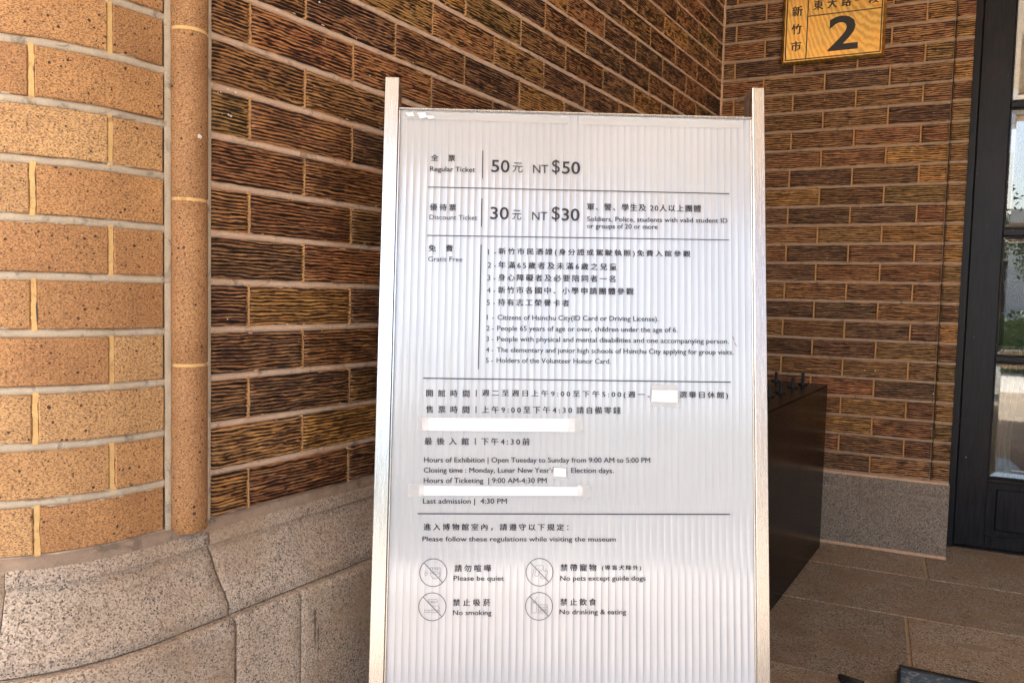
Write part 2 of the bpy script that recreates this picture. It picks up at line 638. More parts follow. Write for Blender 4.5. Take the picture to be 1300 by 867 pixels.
def rough_block(parent, ts, prof, mat, seed, name="stone_block", amp=0.0008):
    # subdivide the profile so that the tooled face has real unevenness
    pr = []
    for i in range(len(prof) - 1):
        (o0, z0), (o1, z1) = prof[i], prof[i + 1]
        d = math.hypot(o1 - o0, z1 - z0)
        m = max(1, min(26, int(d / 0.012)))
        fr = [j / m for j in range(m)]
        if d > 0.006:
            fr = [0.0, 0.0009 / d] + fr[1:] + [1 - 0.0009 / d]
        for q_ in fr:
            pr.append((o0 + (o1 - o0) * q_, z0 + (z1 - z0) * q_))
    pr.append(prof[-1])
    ts = [ts[0], ts[0] + 0.0012] + list(ts[1:-1]) + [ts[-1] - 0.0012, ts[-1]]
    n = len(pr)
    vs = []
    for q, t in enumerate(ts):
        for off, z in pr:
            e = 0.0
            if off > 0.005:
                e = noise.noise(Vector((t * 75, z * 75, seed))) * amp + noise.noise(Vector((t * 22, z * 22, seed + 7))) * amp * 1.4
                if q in (0, len(ts) - 1): e -= 0.0008
            p, _ = path(t, off + e)
            vs.append((p.x, p.y, z + e * 0.5))
    fs = [(i * n + j, i * n + j + 1, (i + 1) * n + j + 1, (i + 1) * n + j) for i in range(len(ts) - 1) for j in range(n - 1)]
    mb = MB()
    mb.add(vs, fs, True)
    mb.add(vs[:n], [tuple(reversed(range(n)))])
    mb.add(vs[-n:], [tuple(range(n))])
    return mb.build(name, mat, parent)


for i, (a, b) in enumerate([(0.075, 0.82), (0.82, 1.56), (1.56, 2.3118)]):
    rough_block(wallA, lin(a + 0.0005, b - 0.0005, 0.014), PROF, M_GRAN, 3 + i)
for i, (a, b) in enumerate([(0.075, 0.60), (0.60, 1.40), (1.40, 2.192), (2.1925, 2.3118)]):
    rough_block(wallA, lin(a + 0.0011, b - 0.0011, 0.016), PLOW, M_GRAN, 13 + i)


def core_strip(parent, t0, t1, prof, mat, name):
    mb = MB()
    strip_mesh(mb, lin(t0, t1, 0.03), prof, False, True)
    return mb.build(name, mat, parent)


core_strip(wallA, 0.0, 2.3118, [(-0.02, Z0 - 0.484), (0.0045, Z0 - 0.487), (0.0075, Z0 - 0.499), (0.0050, Z0 - 0.524), (0.018, Z0 - 0.556), (0.044, Z0 - 0.6015), (0.049, Z0 - 0.6128), (0.058, Z0 - 0.6140), (0.064, Z0 - 0.624), (0.066, 0.0)], M_DIRT, "joint_mortar")

# ================================================================== rounded corner with smooth bricks
wallC = empty("smooth_brick_corner", (0, 0, 0))
tag(wallC, "rounded wall corner of smooth speckled orange bricks at the left edge", "brick wall")
U0, UL = 2.3765, 0.155
TEND = S1 + R1 * math.pi / 2 + 0.62
SM_PROF = [(-0.022, 0.0058), (-0.0016, 0.0058), (0.0, 0.0074), (0.0, 0.0636), (-0.0016, 0.0652), (-0.022, 0.0652)]
TANS = [(0.58, 0.32, 0.135, 1), (0.63, 0.365, 0.16, 1), (0.53, 0.285, 0.12, 1), (0.65, 0.40, 0.185, 1), (0.57, 0.305, 0.125, 1), (0.51, 0.265, 0.11, 1)]
rnd = random.Random(21)
hl = MB()
upc = MB()


def curved_brick(mb, a, b, k, o):
    ts = lin(a, b, 0.012)
    c = 0.0014
    ts = [ts[0], ts[0] + c] + ts[1:-1] + [ts[-1] - c, ts[-1]]
    vs = []
    for i, t in enumerate(ts):
        e = -c if i in (0, len(ts) - 1) else 0
        for off, z in SM_PROF:
            p, _ = path(t, off + o + (e if off > -0.01 else 0))
            vs.append((p.x, p.y, Z0 + k * CP + z))
    n = len(SM_PROF)
    mb.add(vs, [(i * n + j, i * n + j + 1, (i + 1) * n + j + 1, (i + 1) * n + j) for i in range(len(ts) - 1) for j in range(n - 1)], False)
    mb.add(vs[:n], [tuple(reversed(range(n)))])
    mb.add(vs[-n:], [tuple(range(n))])


for k in range(-7, 28):
    js = [U0 + 0.0715 + UL * i for i in range(0, 9)] if k % 2 == 0 else [U0 + 0.158 + UL * i for i in range(0, 9)]
    for a, b in split(U0, TEND, js, 0.0075):
        if k < 6 and a < S1 + 0.36:
            m_ = MB()
            curved_brick(m_, a, b, k, rnd.uniform(-0.0012, 0.0012))
            c = rnd.choice(TANS)
            f = rnd.uniform(0.93, 1.07)
            m_.build("brick", M_SMO, wallC, color=(c[0] * f, c[1] * f, c[2] * f, 1))
            if b < TEND - 0.01:
                vs = []
                n = 16
                for i in range(n + 1):
                    z = Z0 + k * CP + 0.003 + 0.065 * i / n
                    e = rnd.uniform(-0.0009, 0.0009)
                    wv_ = noise.noise(Vector((z * 60, b * 90, 4))) * 0.0022
                    for tt, oo in ((b - 0.001, -0.006), (b + 0.0008 + wv_, -0.0016), (b + 0.0064 + e * 0.6 + wv_ * 0.5, -0.0014), (b + 0.0082, -0.006)):
                        p, _ = path(tt, oo + e * 0.5)
                        vs.append((p.x, p.y, z))
                hl.add(vs, [(i * 4 + j, i * 4 + j + 1, (i + 1) * 4 + j + 1, (i + 1) * 4 + j) for i in range(n) for j in range(3)])
        else:
            curved_brick(upc, a, b, k, 0)
hl.build("head_mortar", M_HEADL, wallC, kind="stuff")
upc.build("outer_bricks", M_SMO, wallC, kind="stuff", color=TANS[0])


def frameP(t, off, z):
    p, _ = path(t, off)
    return (p.x, p.y, z)


mm = MB()
mortar_bed(mm, frameP, AEND + 0.0025, TEND, -7, 28, 0.012, base=-0.0034, seed=5, top=TOP)
mm.build("bed_mortar", M_MORTL, wallC)

# half-round pilaster between the two brick faces
SC, HR = 2.3385, 0.0262
CC = DA * SC + NA * 0.001
joints = [-0.4945, -0.2564, -0.0285, 0.2000, 0.4300, 0.6600, 0.8900, 1.1200, 1.3500, 1.5800, 1.9300]
for i in range(len(joints) - 1):
    z0, z1 = Z0 + joints[i] + 0.0018, Z0 + joints[i + 1] - 0.0018
    m_ = MB()
    n = 18
    zl = [z0, z0 + 0.002] + lin(z0 + 0.002, z1 - 0.002, 0.06)[1:-1] + [z1 - 0.002, z1]
    vs = []
    for q, z in enumerate(zl):
        r = HR - (0.002 if q in (0, len(zl) - 1) else 0)
        for j in range(n + 1):
            a = math.pi * j / n
            p = CC + DA * (math.cos(a) * r) + NA * (math.sin(a) * r)
            vs.append((p.x, p.y, z))
    N = n + 1
    m_.add(vs, [(a * N + j, a * N + j + 1, (a + 1) * N + j + 1, (a + 1) * N + j) for a in range(len(zl) - 1) for j in range(n)], True)
    m_.add(vs[:N], [tuple(reversed(range(N)))])
    m_.add(vs[-N:], [tuple(range(N))])
    f = rnd.uniform(0.92, 1.06)
    m_.build("half_round_tile", M_SMO, wallC, color=(0.47 * f, 0.25 * f, 0.11 * f, 1))
m_ = MB()
n = 18
vs = []
for z in (Z0 - 0.4900, TOP):
    for j in range(n + 1):
        a = math.pi * j / n
        p = CC + DA * (math.cos(a) * (HR - 0.0016)) + NA * (math.sin(a) * (HR - 0.0016))
        vs.append((p.x, p.y, z))
m_.add(vs, [(j, j + 1, n + 2 + j, n + 1 + j) for j in range(n)], True)
m_.build("tile_mortar", M_HEADL, wallC)
m_ = MB()      # narrow mortar fillets either side of the pilaster
for a, b, o in ((2.3003, 2.3150, 0.0022), (2.3622, 2.3740, 0.0010)):
    ts = [a, (a + b) / 2, b]
    zs = lin(Z0 - 0.497, TOP, 0.02)
    vs = []
    for i, t in enumerate(ts):
        for z in zs:
            e = noise.noise(Vector((t * 300, z * 60, 3))) * 0.0012
            vs.append(frameP(t, (o if i == 1 else -0.002) + e, z))
    n = len(zs)
    m_.add(vs, [(i * n + j, i * n + j + 1, (i + 1) * n + j + 1, (i + 1) * n + j) for i in range(2) for j in range(n - 1)], True)
m_.build("fillet_mortar", M_MORTL, wallC)

for i, (a, b) in enumerate([(2.3142, 2.566), (2.566, 2.90), (2.90, TEND)]):
    rough_block(wallC, lin(a + 0.0005, b - 0.0005, 0.014), PROF, M_GRAN, 33 + i)
for i, (a, b) in enumerate([(2.3142, 2.62), (2.62, 2.98), (2.98, TEND)]):
    rough_block(wallC, lin(a + 0.0011, b - 0.0011, 0.016), PLOW, M_GRAN, 43 + i)
core_strip(wallC, 2.3122, TEND, [(-0.02, Z0 - 0.484), (0.0045, Z0 - 0.4872), (0.0075, Z0 - 0.4992), (0.0050, Z0 - 0.5242), (0.018, Z0 - 0.5562), (0.044, Z0 - 0.6017), (0.049, Z0 - 0.6130), (0.058, Z0 - 0.6142), (0.064, Z0 - 0.6242), (0.066, 0.0)], M_DIRT, "joint_mortar")

# ================================================================== facing wall (right of the corner)
wallB = empty("ridged_brick_wall", (0, 0, 0))
tag(wallB, "facing wall of ridged brown bricks between the inner corner and the black door, carrying the brass plaque", "brick wall")
BEND = 0.7825


def frameB(t, off, z):
    return (t, -off, z)


def segsB(k):
    e = 0.0469 + (0.0 if k % 2 == 0 else 0.5) * CL
    return split(0.004, BEND, [e + CL * i for i in range(0, 5)])


rnd = random.Random(11)
heads = MB()
for k in range(-11, 15):
    for a, b in segsB(k):
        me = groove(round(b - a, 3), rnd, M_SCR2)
        link("brick", me, wallB, (b, -rnd.uniform(-0.0008, 0.0012), Z0 + k * CP + 0.0058 + rnd.uniform(-0.0006, 0.0006)),
             (0, rnd.uniform(-0.002, 0.002), math.pi), tint(rnd, (2, 5, 5, 4, 1)))
        if b < BEND - 0.01:
            z0, z1 = Z0 + k * CP + 0.004, Z0 + k * CP + 0.067
            heads.add([frameB(b - 0.001, -0.006, z0), frameB(b + 0.001, -0.0006, z0), frameB(b + 0.005, -0.0006, z0), frameB(b + 0.007, -0.006, z0),
                       frameB(b - 0.001, -0.006, z1), frameB(b + 0.001, -0.0006, z1), frameB(b + 0.005, -0.0006, z1), frameB(b + 0.007, -0.006, z1)],
                      [(0, 1, 5, 4), (1, 2, 6, 5), (2, 3, 7, 6)])
    # slim corner bricks beside the door, a little proud
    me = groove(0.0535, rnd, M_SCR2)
    link("corner_brick", me, wallB, (0.8435, -0.0065 + rnd.uniform(-0.001, 0.001), Z0 + k * CP + 0.0058), (0, 0, math.pi + rnd.uniform(-0.02, 0.02)), tint(rnd, (4, 2, 4, 0, 4)))
heads.build("head_mortar", M_HEAD, wallB, kind="stuff")
up = MB()
simple_bricks(up, frameB, range(15, 28), lambda k: segsB(k) + [(0.790, 0.8435)])
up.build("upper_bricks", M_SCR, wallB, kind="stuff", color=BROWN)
mm = MB()
mortar_bed(mm, frameB, 0.0, 0.786, -11, 28, 0.018, seed=9, top=TOP)
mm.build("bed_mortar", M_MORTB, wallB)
mm = MB()
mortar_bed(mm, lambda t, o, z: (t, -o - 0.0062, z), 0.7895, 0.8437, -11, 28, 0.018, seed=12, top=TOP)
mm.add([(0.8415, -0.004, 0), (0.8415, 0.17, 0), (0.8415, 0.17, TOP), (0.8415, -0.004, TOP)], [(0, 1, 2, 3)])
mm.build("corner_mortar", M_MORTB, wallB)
# stone block of the facing wall
mb = MB()


def stoneB(x0, x1, seed):
    pr = [(-0.02, Z0 - 0.7735), (0.014, Z0 - 0.7745), (0.0205, Z0 - 0.782), (0.0215, Z0 - 0.8175), (0.0195, Z0 - 0.8215), (0.024, Z0 - 0.8255), (0.0245, Z0 - 0.93), (0.0245, 0.002), (-0.02, 0.002)]
    q = []
    for i in range(len(pr) - 1):
        (o0, z0), (o1, z1) = pr[i], pr[i + 1]
        m = max(1, int(math.hypot(o1 - o0, z1 - z0) / 0.014))
        for j in range(m):
            q.append((o0 + (o1 - o0) * j / m, z0 + (z1 - z0) * j / m))
    q.append(pr[-1])
    xs = [x0, x0 + 0.003] + lin(x0 + 0.003, x1 - 0.003, 0.016)[1:-1] + [x1 - 0.003, x1]
    vs = []
    for i, x in enumerate(xs):
        for o, z in q:
            e = noise.noise(Vector((x * 70, z * 70, seed))) * 0.0009 if o > 0 else 0
            if i in (0, len(xs) - 1) and o > 0: e -= 0.003
            vs.append((x, -(o + e), z))
    n = len(q)
    m = MB()
    m.add(vs, [(i * n + j, i * n + j + 1, (i + 1) * n + j + 1, (i + 1) * n + j)[::-1] for i in range(len(xs) - 1) for j in range(n - 1)], True)
    m.add(vs[:n], [tuple(range(n))])
    m.add(vs[-n:], [tuple(reversed(range(n)))])
    return m


m = stoneB(0.075, 0.846, 3)
m.box(0.80, 0.845, 0.0195, 0.168, 0.002, Z0 - 0.776)
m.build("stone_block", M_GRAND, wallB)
mb = MB()
mb.box(0.0, 0.8425, -0.0165, 0.02, 0.0, Z0 - 0.770)
mb.box(0.075, 0.848, -0.031, -0.018, 0.0, 0.011, 0.003)
mb.build("joint_mortar", M_MORT, wallB)

# ================================================================== floor and ground
ground = MB()
ground.box(-160, 160, -200, 120, -0.4, -0.03)
t = NT("plaza_paving")
v = t.coords()
n1 = t.noise(v, 0.6, 4)
n2 = t.noise(v, 60, 3)
c = t.mix(t.ramp(n1, [(0.3, 0.0), (0.7, 1.0)]), (0.58, 0.54, 0.48), (0.48, 0.445, 0.395))
c = t.mix(t.ramp(n2, [(0.5, 0.0), (0.7, 0.4)]), c, (0.2, 0.17, 0.14))
M_PLAZA = t.fin(c, 0.85, t.bump(n2, 0.3, 0.003))
tag(ground.build("ground", M_PLAZA), kind="structure")

floor = empty("floor", (0, 0, 0))
tag(floor, kind="structure")
fm = MB()
fm.box(-0.6, 4.2, -6.2, 0.4, -0.03, -0.0035)
fm.build("floor_mortar", mat_mortar("floor_joint", (0.50, 0.38, 0.25), (0.40, 0.30, 0.20), (0.18, 0.13, 0.09)), floor)
frnd = random.Random(5)
rowsy = [0.30, -0.272, -0.651, -1.13, -1.61, -2.09, -2.57, -3.05, -3.55, -4.05, -4.55, -5.05, -5.55, -6.1]
cuts = {0: [0.778, 1.75], 1: [1.72, 0.06], 2: [0.703, 1.62], 3: [0.2, 1.2]}
for i in range(len(rowsy) - 1):
    y1, y0 = rowsy[i], rowsy[i + 1]
    xs = cuts.get(i) or [frnd.uniform(-0.2, 0.3) + 0.95 * j for j in range(1, 4)]
    xs = sorted([x for x in xs if -0.3 < x < 3.5])
    # fill to both sides in stones of about a metre
    while xs[-1] < 3.0: xs.append(xs[-1] + 0.97)
    while xs[0] > -0.2: xs.insert(0, xs[0] - 0.97)
    for j in range(len(xs) - 1):
        x0, x1 = max(-0.59, xs[j]), min(4.1, xs[j + 1])
        if x1 - x0 < 0.05: continue
        g = 0.0042
        m = MB()
        m.box(x0 + g, x1 - g, y0 + g, y1 - g, -0.02, 0.0 + frnd.uniform(-0.0006, 0.0006), 0.0016)
        f = frnd.uniform(0.9, 1.1)
        m.build("floor_slab", M_FLOOR, floor)

# worn leaf-shaped dust patches on the slabs, thin films of dried mud
t = NT("dried_mud")
v = t.coords()
n1 = t.noise(v, 120, 3)
M_MUD = t.fin(t.mix(n1, (0.36, 0.275, 0.195), (0.27, 0.205, 0.145)), 0.95, t.bump(n1, 0.5, 0.001))
for (x, y, rx, ry, ang) in [(0.604, -0.372, 0.05, 0.036, 0.1), (0.862, -0.415, 0.017, 0.026, 0.3), (0.93, -0.53, 0.036, 0.024, 0.0), (0.86, -0.79, 0.055, 0.020, 0.1), (0.52, -0.52, 0.018, 0.014, 0)]:
    m = MB()
    n = 26
    vs = [(x, y, 0.0013)]
    for i in range(n):
        a = 2 * math.pi * i / n
        r = 1 + 0.18 * noise.noise(Vector((math.cos(a) * 2 + x * 9, math.sin(a) * 2, y * 5)))
        u, w = math.cos(a) * rx * r, math.sin(a) * ry * r * (1 - 0.35 * abs(math.cos(a)))
        vs.append((x + u * math.cos(ang) - w * math.sin(ang), y + u * math.sin(ang) + w * math.cos(ang), 0.0009))
    m.add(vs, [(0, 1 + i, 1 + (i + 1) % n) for i in range(n)], True)
    m.build("mud_stain", M_MUD, floor)

# small lime splashes and paint flecks stuck to the walls
M_LIME = mat_plain("lime_splash", (0.78, 0.74, 0.68), 0.85, vs=200)
lr = random.Random(4)


def splash(parent, base, du, n, r, seed, name="lime_splash"):
    m = MB()
    k = 9
    vs = [tuple(base + n * (r * 0.35))]
    for i in range(k):
        a = 2 * math.pi * i / k
        q = r * (0.7 + 0.6 * abs(noise.noise(Vector((math.cos(a) * 2 + seed, math.sin(a) * 2, seed)))))
        vs.append(tuple(base + du * (math.cos(a) * q * 1.3) + Vector((0, 0, 1)) * (math.sin(a) * q)))
    m.add(vs, [(0, 1 + i, 1 + (i + 1) % k) for i in range(k)], True)
    m.build(name, M_LIME, parent)


for i in range(26):
    t_ = lr.uniform(0.3, 2.28)
    p = DA * t_ + NA * 0.0035
    splash(wallA, Vector((p.x, p.y, Z0 + lr.uniform(-0.46, 0.9))), DA, NA, lr.uniform(0.0007, 0.0022), i)
for i in range(7):
    p = DA * lr.uniform(2.26, 2.293) + NA * 0.003
    splash(wallA, Vector((p.x, p.y, Z0 + 0.145 - lr.uniform(0, 0.045))), DA, NA, lr.uniform(0.001, 0.0026), i + 40)
for i in range(30):
    splash(wallB, Vector((lr.uniform(0.35, 0.84), -0.0045 if i % 3 else -0.0085, Z0 + lr.uniform(-0.75, 0.7))), Vector((-1, 0, 0)), Vector((0, -1, 0)), lr.uniform(0.0008, 0.0022), i + 60)
splash(wallC, Vector((*(CC + NA * HR * 0.995).xy, Z0 + 0.0575)), DA, NA, 0.0035, 77)

# lumps of squeezed-out mortar along the brick edges
def lump(mb, p, du, n, rx_, rz_, seed):
    k = 8
    vs = [tuple(p + n * (0.55 * rz_))]
    for i in range(k):
        a = 2 * math.pi * i / k
        q = 0.7 + 0.5 * abs(noise.noise(Vector((math.cos(a) * 2 + seed * 1.7, math.sin(a) * 2, seed))))
        vs.append(tuple(p + du * (math.cos(a) * rx_ * q) + Vector((0, 0, 1)) * (math.sin(a) * rz_ * q) - n * 0.001))
    mb.add(vs, [(0, 1 + i, 1 + (i + 1) % k) for i in range(k)], True)


lm = MB()
for i in range(330):
    t_ = lr.uniform(0.1, 2.29) if i % 2 else lr.uniform(1.6, 2.29)
    k = lr.randrange(-7, 14)
    p = DA * t_ + NA * (O1 - 0.0012)
    lump(lm, Vector((p.x, p.y, Z0 + k * CP + lr.choice((-0.0056, 0.0058)) + lr.uniform(-0.0006, 0.0006))), DA, NA, lr.uniform(0.0015, 0.006), lr.uniform(0.0007, 0.0018), i)
lm.build("mortar_lumps", M_MORT, wallA, kind="stuff")
lm = MB()
for i in range(150):
    t_ = lr.uniform(2.38, 2.66)
    k = lr.randrange(-7, 5)
    p, n_ = path(t_, -0.0008)
    lump(lm, Vector((p.x, p.y, Z0 + k * CP + lr.choice((-0.0050, 0.0066)) + lr.uniform(-0.0006, 0.0006))), Vector((-n_.y, n_.x, 0)), n_, lr.uniform(0.002, 0.008), lr.uniform(0.0007, 0.0016), i + 7)
lm.build("mortar_lumps", M_MORTL, wallC, kind="stuff")
M_CRACK = mat_plain("crumbled_joint", (0.10, 0.065, 0.055), 0.95, vs=200)
for (t_, z0_, z1_) in ((U0 + 0.1535, 0.078, 0.130), (U0 + 0.1540, -0.060, -0.012), (U0 + 0.1545, -0.20, -0.17)):
    m = MB()
    vs = []
    n = 9
    for i in range(n + 1):
        z = Z0 + z0_ + (z1_ - z0_) * i / n
        w_ = 0.0018 * math.sin(math.pi * (i + 0.4) / (n + 0.8)) * (0.6 + abs(noise.noise(Vector((z * 90, t_, 2)))))
        c0 = t_ + 0.0012 * noise.noise(Vector((z * 70, 1, 1)))
        for tt in (c0 - w_, c0 + w_):
            p, _ = path(tt, -0.0006)
            vs.append((p.x, p.y, z))
    m.add(vs, [(2 * i, 2 * i + 1, 2 * i + 3, 2 * i + 2) for i in range(n)])
    m.build("joint_crack", M_CRACK, wallC)
# dark water streaks running down the lower stones
M_STREAK = mat_plain("water_stain", (0.15, 0.12, 0.10), 0.9, vs=150)
for (t_, z0_, z1_, w0) in ((2.165, -0.650, -0.715, 0.0022), (2.158, -0.680, -0.760, 0.0014)):
    m = MB()
    vs = []
    n = 12
    for i in range(n + 1):
        z = Z0 + z0_ + (z1_ - z0_) * i / n
        w_ = w0 * (1 - 0.8 * i / n) * (0.4 + abs(noise.noise(Vector((z * 120, t_ * 9, 2)))) * 1.6)
        c0 = t_ + 0.0010 * noise.noise(Vector((z * 60, 1, 1)))
        for tt in (c0 - w_, c0 + w_):
            p, _ = path(tt, 0.0745)
            vs.append((p.x, p.y, z))
    m.add(vs, [(2 * i, 2 * i + 1, 2 * i + 3, 2 * i + 2) for i in range(n)])
    m.build("water_stain", M_STREAK, wallA)

# ================================================================== canopy over the entrance and its piers
M_PLASTER = mat_plain("canopy_plaster", (0.62, 0.50, 0.36), 0.85, vs=3, var=0.1)
M_WALLPLAIN = mat_plain("brick_brown_plain", (0.24, 0.125, 0.06), 0.8, vs=25, var=0.25)
cb = MB()
cb.box(-2.45, 4.6, -5.6, 0.9, TOP + 0.002, TOP + 0.35)
cb.box(-2.45, 4.6, -5.85, -5.602, TOP - 0.22, TOP + 0.6)
tag(cb.build("canopy", M_PLASTER), "plastered canopy slab over the entrance", "canopy")


def pier(x, y, label):
    e = empty("brick_pier", (x, y, 0))
    tag(e, label, "pier")
    m = MB(); m.box(-0.26, 0.26, -0.26, 0.26, 0.0, TOP - 0.001, 0.01)
    m.build("shaft", M_WALLPLAIN, e)
    m = MB(); m.box(-0.32, 0.32, -0.32, 0.32, -0.02, 0.5, 0.02)
    m.build("stone_base", M_GRAN, e)


pier(-2.1, -5.3, "brown brick pier under the far left corner of the canopy")
pier(4.1, -5.3, "brown brick pier under the far right corner of the canopy")

# unseen wall right of the door, added to cut light into the recess
rw = empty("unseen_right_wall", (0, 0, 0))
tag(rw, "unseen brown brick wall beyond the black door, added to darken the recess", "brick wall")
m = MB()
m.box(2.16, 3.4, 0.0, 0.3, 0.0, TOP)
m.build("wall_core", M_WALLPLAIN, rw)
m = MB()
m.box(2.13, 3.4, -0.03, -0.002, 0.0, Z0 - 0.775, 0.004)
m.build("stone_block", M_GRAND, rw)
m = MB()
m.add([(3.10, 0.0, 0), (3.4, 0.0, 0), (3.75, -2.35, 0), (3.40, -2.35, 0), (3.10, 0.0, TOP), (3.4, 0.0, TOP), (3.75, -2.35, TOP), (3.40, -2.35, TOP)],
      [(0, 3, 2, 1), (4, 5, 6, 7), (0, 1, 5, 4), (1, 2, 6, 5), (2, 3, 7, 6), (3, 0, 4, 7)])
m.build("added_side_wall", M_WALLPLAIN, rw)
# building mass behind the facing wall and above the door
bm_ = MB()
bm_.box(-0.5, 0.835, 0.035, 0.168, 0.0, TOP)
bm_.box(-0.5, 4.5, 2.6, 2.8, 0.0, TOP)
bm_.box(0.8, 2.2, 0.13, 0.22, 2.42, TOP)
tag(bm_.build("building_core", M_WALLPLAIN), "inner masonry of the museum building behind the entrance", "building")

# ================================================================== black door
t = NT("black_paint")
v = t.coords((14, 14, 1.2))
v0 = t.coords()
g = t.noise(v, 9, 4, 0.65)
n2 = t.noise(v0, 2.5, 3, 0.6)
chips = t.noise(v0, 75, 2, 0.5)
c = t.mix(t.ramp(g, [(0.35, 0.0), (0.7, 1.0)]), (0.006, 0.0065, 0.009), (0.018, 0.019, 0.024))
c = t.mix(t.ramp(n2, [(0.5, 0.0), (0.68, 0.5)]), c, (0.035, 0.018, 0.018))
c = t.mix(t.ramp(chips, [(0.77, 0.0), (0.79, 0.9)]), c, (0.36, 0.34, 0.32))
M_BLACK = t.fin(c, t.ramp(g, [(0.3, 0.30), (0.7, 0.46)]), t.bump(g, 0.25, 0.0012), Specular_IOR_Level=0.24)
M_PUTTY = mat_plain("dark_putty", (0.012, 0.012, 0.013), 0.7)
M_CURT = mat_plain("curtain_cloth", (0.46, 0.38, 0.26), 0.9, vs=60)
M_INT = mat_plain("dark_room", (0.06, 0.045, 0.035), 0.9)
t = NT("pane_glass")
v = t.coords()
nn = t.noise(v, 5, 2)
M_GLASS = t.fin((0.9, 0.95, 0.93), 0.0, None, 0.0, IOR=1.9, Transmission_Weight=1.0)
DY = 0.17
door = empty("black_door", (0.8475, DY, 0))
tag(door, "black painted wooden door with a column of bevelled glass panes at the right edge", "door")


def dz(z): return z + Z0


m = MB()
m.box(0.0, 0.034, -0.012, 0.09, 0.0, TOP - 0.5, 0.003)
m.box(1.262, 1.30, -0.012, 0.09, 0.0, TOP - 0.5, 0.003)
m.box(0.0345, 1.2615, -0.012, 0.09, TOP - 0.56, TOP - 0.5, 0.003)
m.build("door_frame", M_BLACK, door)
m = MB()
m.box(-0.0045, -0.0005, -0.005, 0.10, 0.0, TOP - 0.5)
m.build("frame_gap", M_PUTTY, door)
for k, x0 in enumerate((0.0365, 0.649)):
    w = 0.611
    s = 0.098                                   # stile width
    for a, b in ((x0, x0 + s), (x0 + w - s, x0 + w)):
        m = MB(); m.box(a, b, 0.006, 0.055, 0.008, TOP - 0.565, 0.0022)
        m.build("stile", M_BLACK, door)
    xa, xb = x0 + s + 0.0006, x0 + w - s - 0.0006
    zs = [(0.008, dz(-1.0)), ]
    rails = [(dz(-1.032), dz(-0.985)), (dz(-0.788), dz(-0.7725)), (dz(-0.345), dz(-0.324)), (dz(0.109), dz(0.134)), (dz(0.562), dz(0.585)), (dz(1.01), dz(1.032)), (dz(1.40), TOP - 0.565)]
    for a, b in rails:
        m = MB(); m.box(xa, xb, 0.009, 0.052, a, b, 0.0022)
        m.build("rail", M_BLACK, door)
    # lower wooden panel, fielded
    m = MB()
    m.box(xa, xb, 0.022, 0.045, dz(-0.985), dz(-0.788))
    m.box(xa + 0.030, xb - 0.030, 0.014, 0.022, dz(-0.965), dz(-0.812), 0.0035)
    m.build("lower_panel", M_BLACK, door)
    panes = [(dz(-0.7715), dz(-0.346)), (dz(-0.323), dz(0.108)), (dz(0.135), dz(0.561)), (dz(0.586), dz(1.009)), (dz(1.033), dz(1.399))]
    for a, b in panes:
        x1, x2 = xa + 0.001, xb - 0.001
        bw, y0, y1 = 0.022, 0.030, 0.0245
        m = MB()
        vs = [(x1, y0, a), (x2, y0, a), (x2, y0, b), (x1, y0, b),
              (x1 + bw, y1, a + bw), (x2 - bw, y1, a + bw), (x2 - bw, y1, b - bw), (x1 + bw, y1, b - bw),
              (x1, 0.034, a), (x2, 0.034, a), (x2, 0.034, b), (x1, 0.034, b)]
        m.add(vs, [(0, 1, 5, 4), (1, 2, 6, 5), (2, 3, 7, 6), (3, 0, 4, 7), (4, 5, 6, 7), (8, 11, 10, 9),
                   (0, 8, 9, 1), (1, 9, 10, 2), (2, 10, 11, 3), (3, 11, 8, 0)])
        m.build("glass_pane", M_GLASS, door)
        m = MB()
        for q in ((x1, x1 + 0.0045, a, b), (x2 - 0.0045, x2, a, b), (x1 + 0.005, x2 - 0.005, a, a + 0.0045), (x1 + 0.005, x2 - 0.005, b - 0.0045, b)):
            m.box(q[0], q[1], 0.017, 0.029, q[2], q[3])
        m.build("glazing_bead", M_PUTTY, door)
m = MB()
m.box(0.36, 1.9, -0.02 + 0.05, 0.09, 0.0, 0.006)
m.box(0.0345, 1.262, -0.004, 0.10, 0.0, 0.0075, 0.002)
m.build("threshold", M_BLACK, door)
m = MB()
m.tube([(0.60, 0.004, dz(-0.05)), (0.60, -0.045, dz(-0.05)), (0.60, -0.045, dz(0.18)), (0.60, 0.004, dz(0.18))], 0.008, 10)
m.build("door_handle", mat_plain("brass", (0.62, 0.42, 0.16), 0.3, 0.9), door)

# pale curtain inside, hanging in folds
m = MB()
nx, nz = 60, 24
vs = []
for j in range(nz + 1):
    zf = j / nz
    z = 0.25 + zf * 0.50
    for i in range(nx + 1):
        xf = i / nx
        right = 0.088 + 0.02 * zf - 0.035 * math.sin(zf * math.pi * 0.9) * (1 - zf)
        x = 0.98 + xf * right
        y = 0.27 + 0.018 * math.sin(xf * 30 + 2 * noise.noise(Vector((xf * 3, zf * 1.5, 0)))) + 0.02 * noise.noise(Vector((xf * 5, zf * 3, 2)))
        vs.append((x, y, z))
m.add(vs, [(j * (nx + 1) + i, j * (nx + 1) + i + 1, (j + 1) * (nx + 1) + i + 1, (j + 1) * (nx + 1) + i) for j in range(nz) for i in range(nx)], True)
tag(m.build("curtain", M_CURT), "pale beige curtain hanging inside behind the lowest door pane", "curtain")
m = MB()
m.box(0.845, 2.3, 1.9, 1.95, 0.0, TOP)
m.box(0.845, 2.3, 0.4, 1.9, -0.029, -0.004)
m.box(2.3, 2.35, 0.3, 1.95, 0.0, TOP)
m.box(0.80, 0.844, 0.28, 1.95, 0.0, TOP)
tag(m.build("room", M_INT), kind="structure")

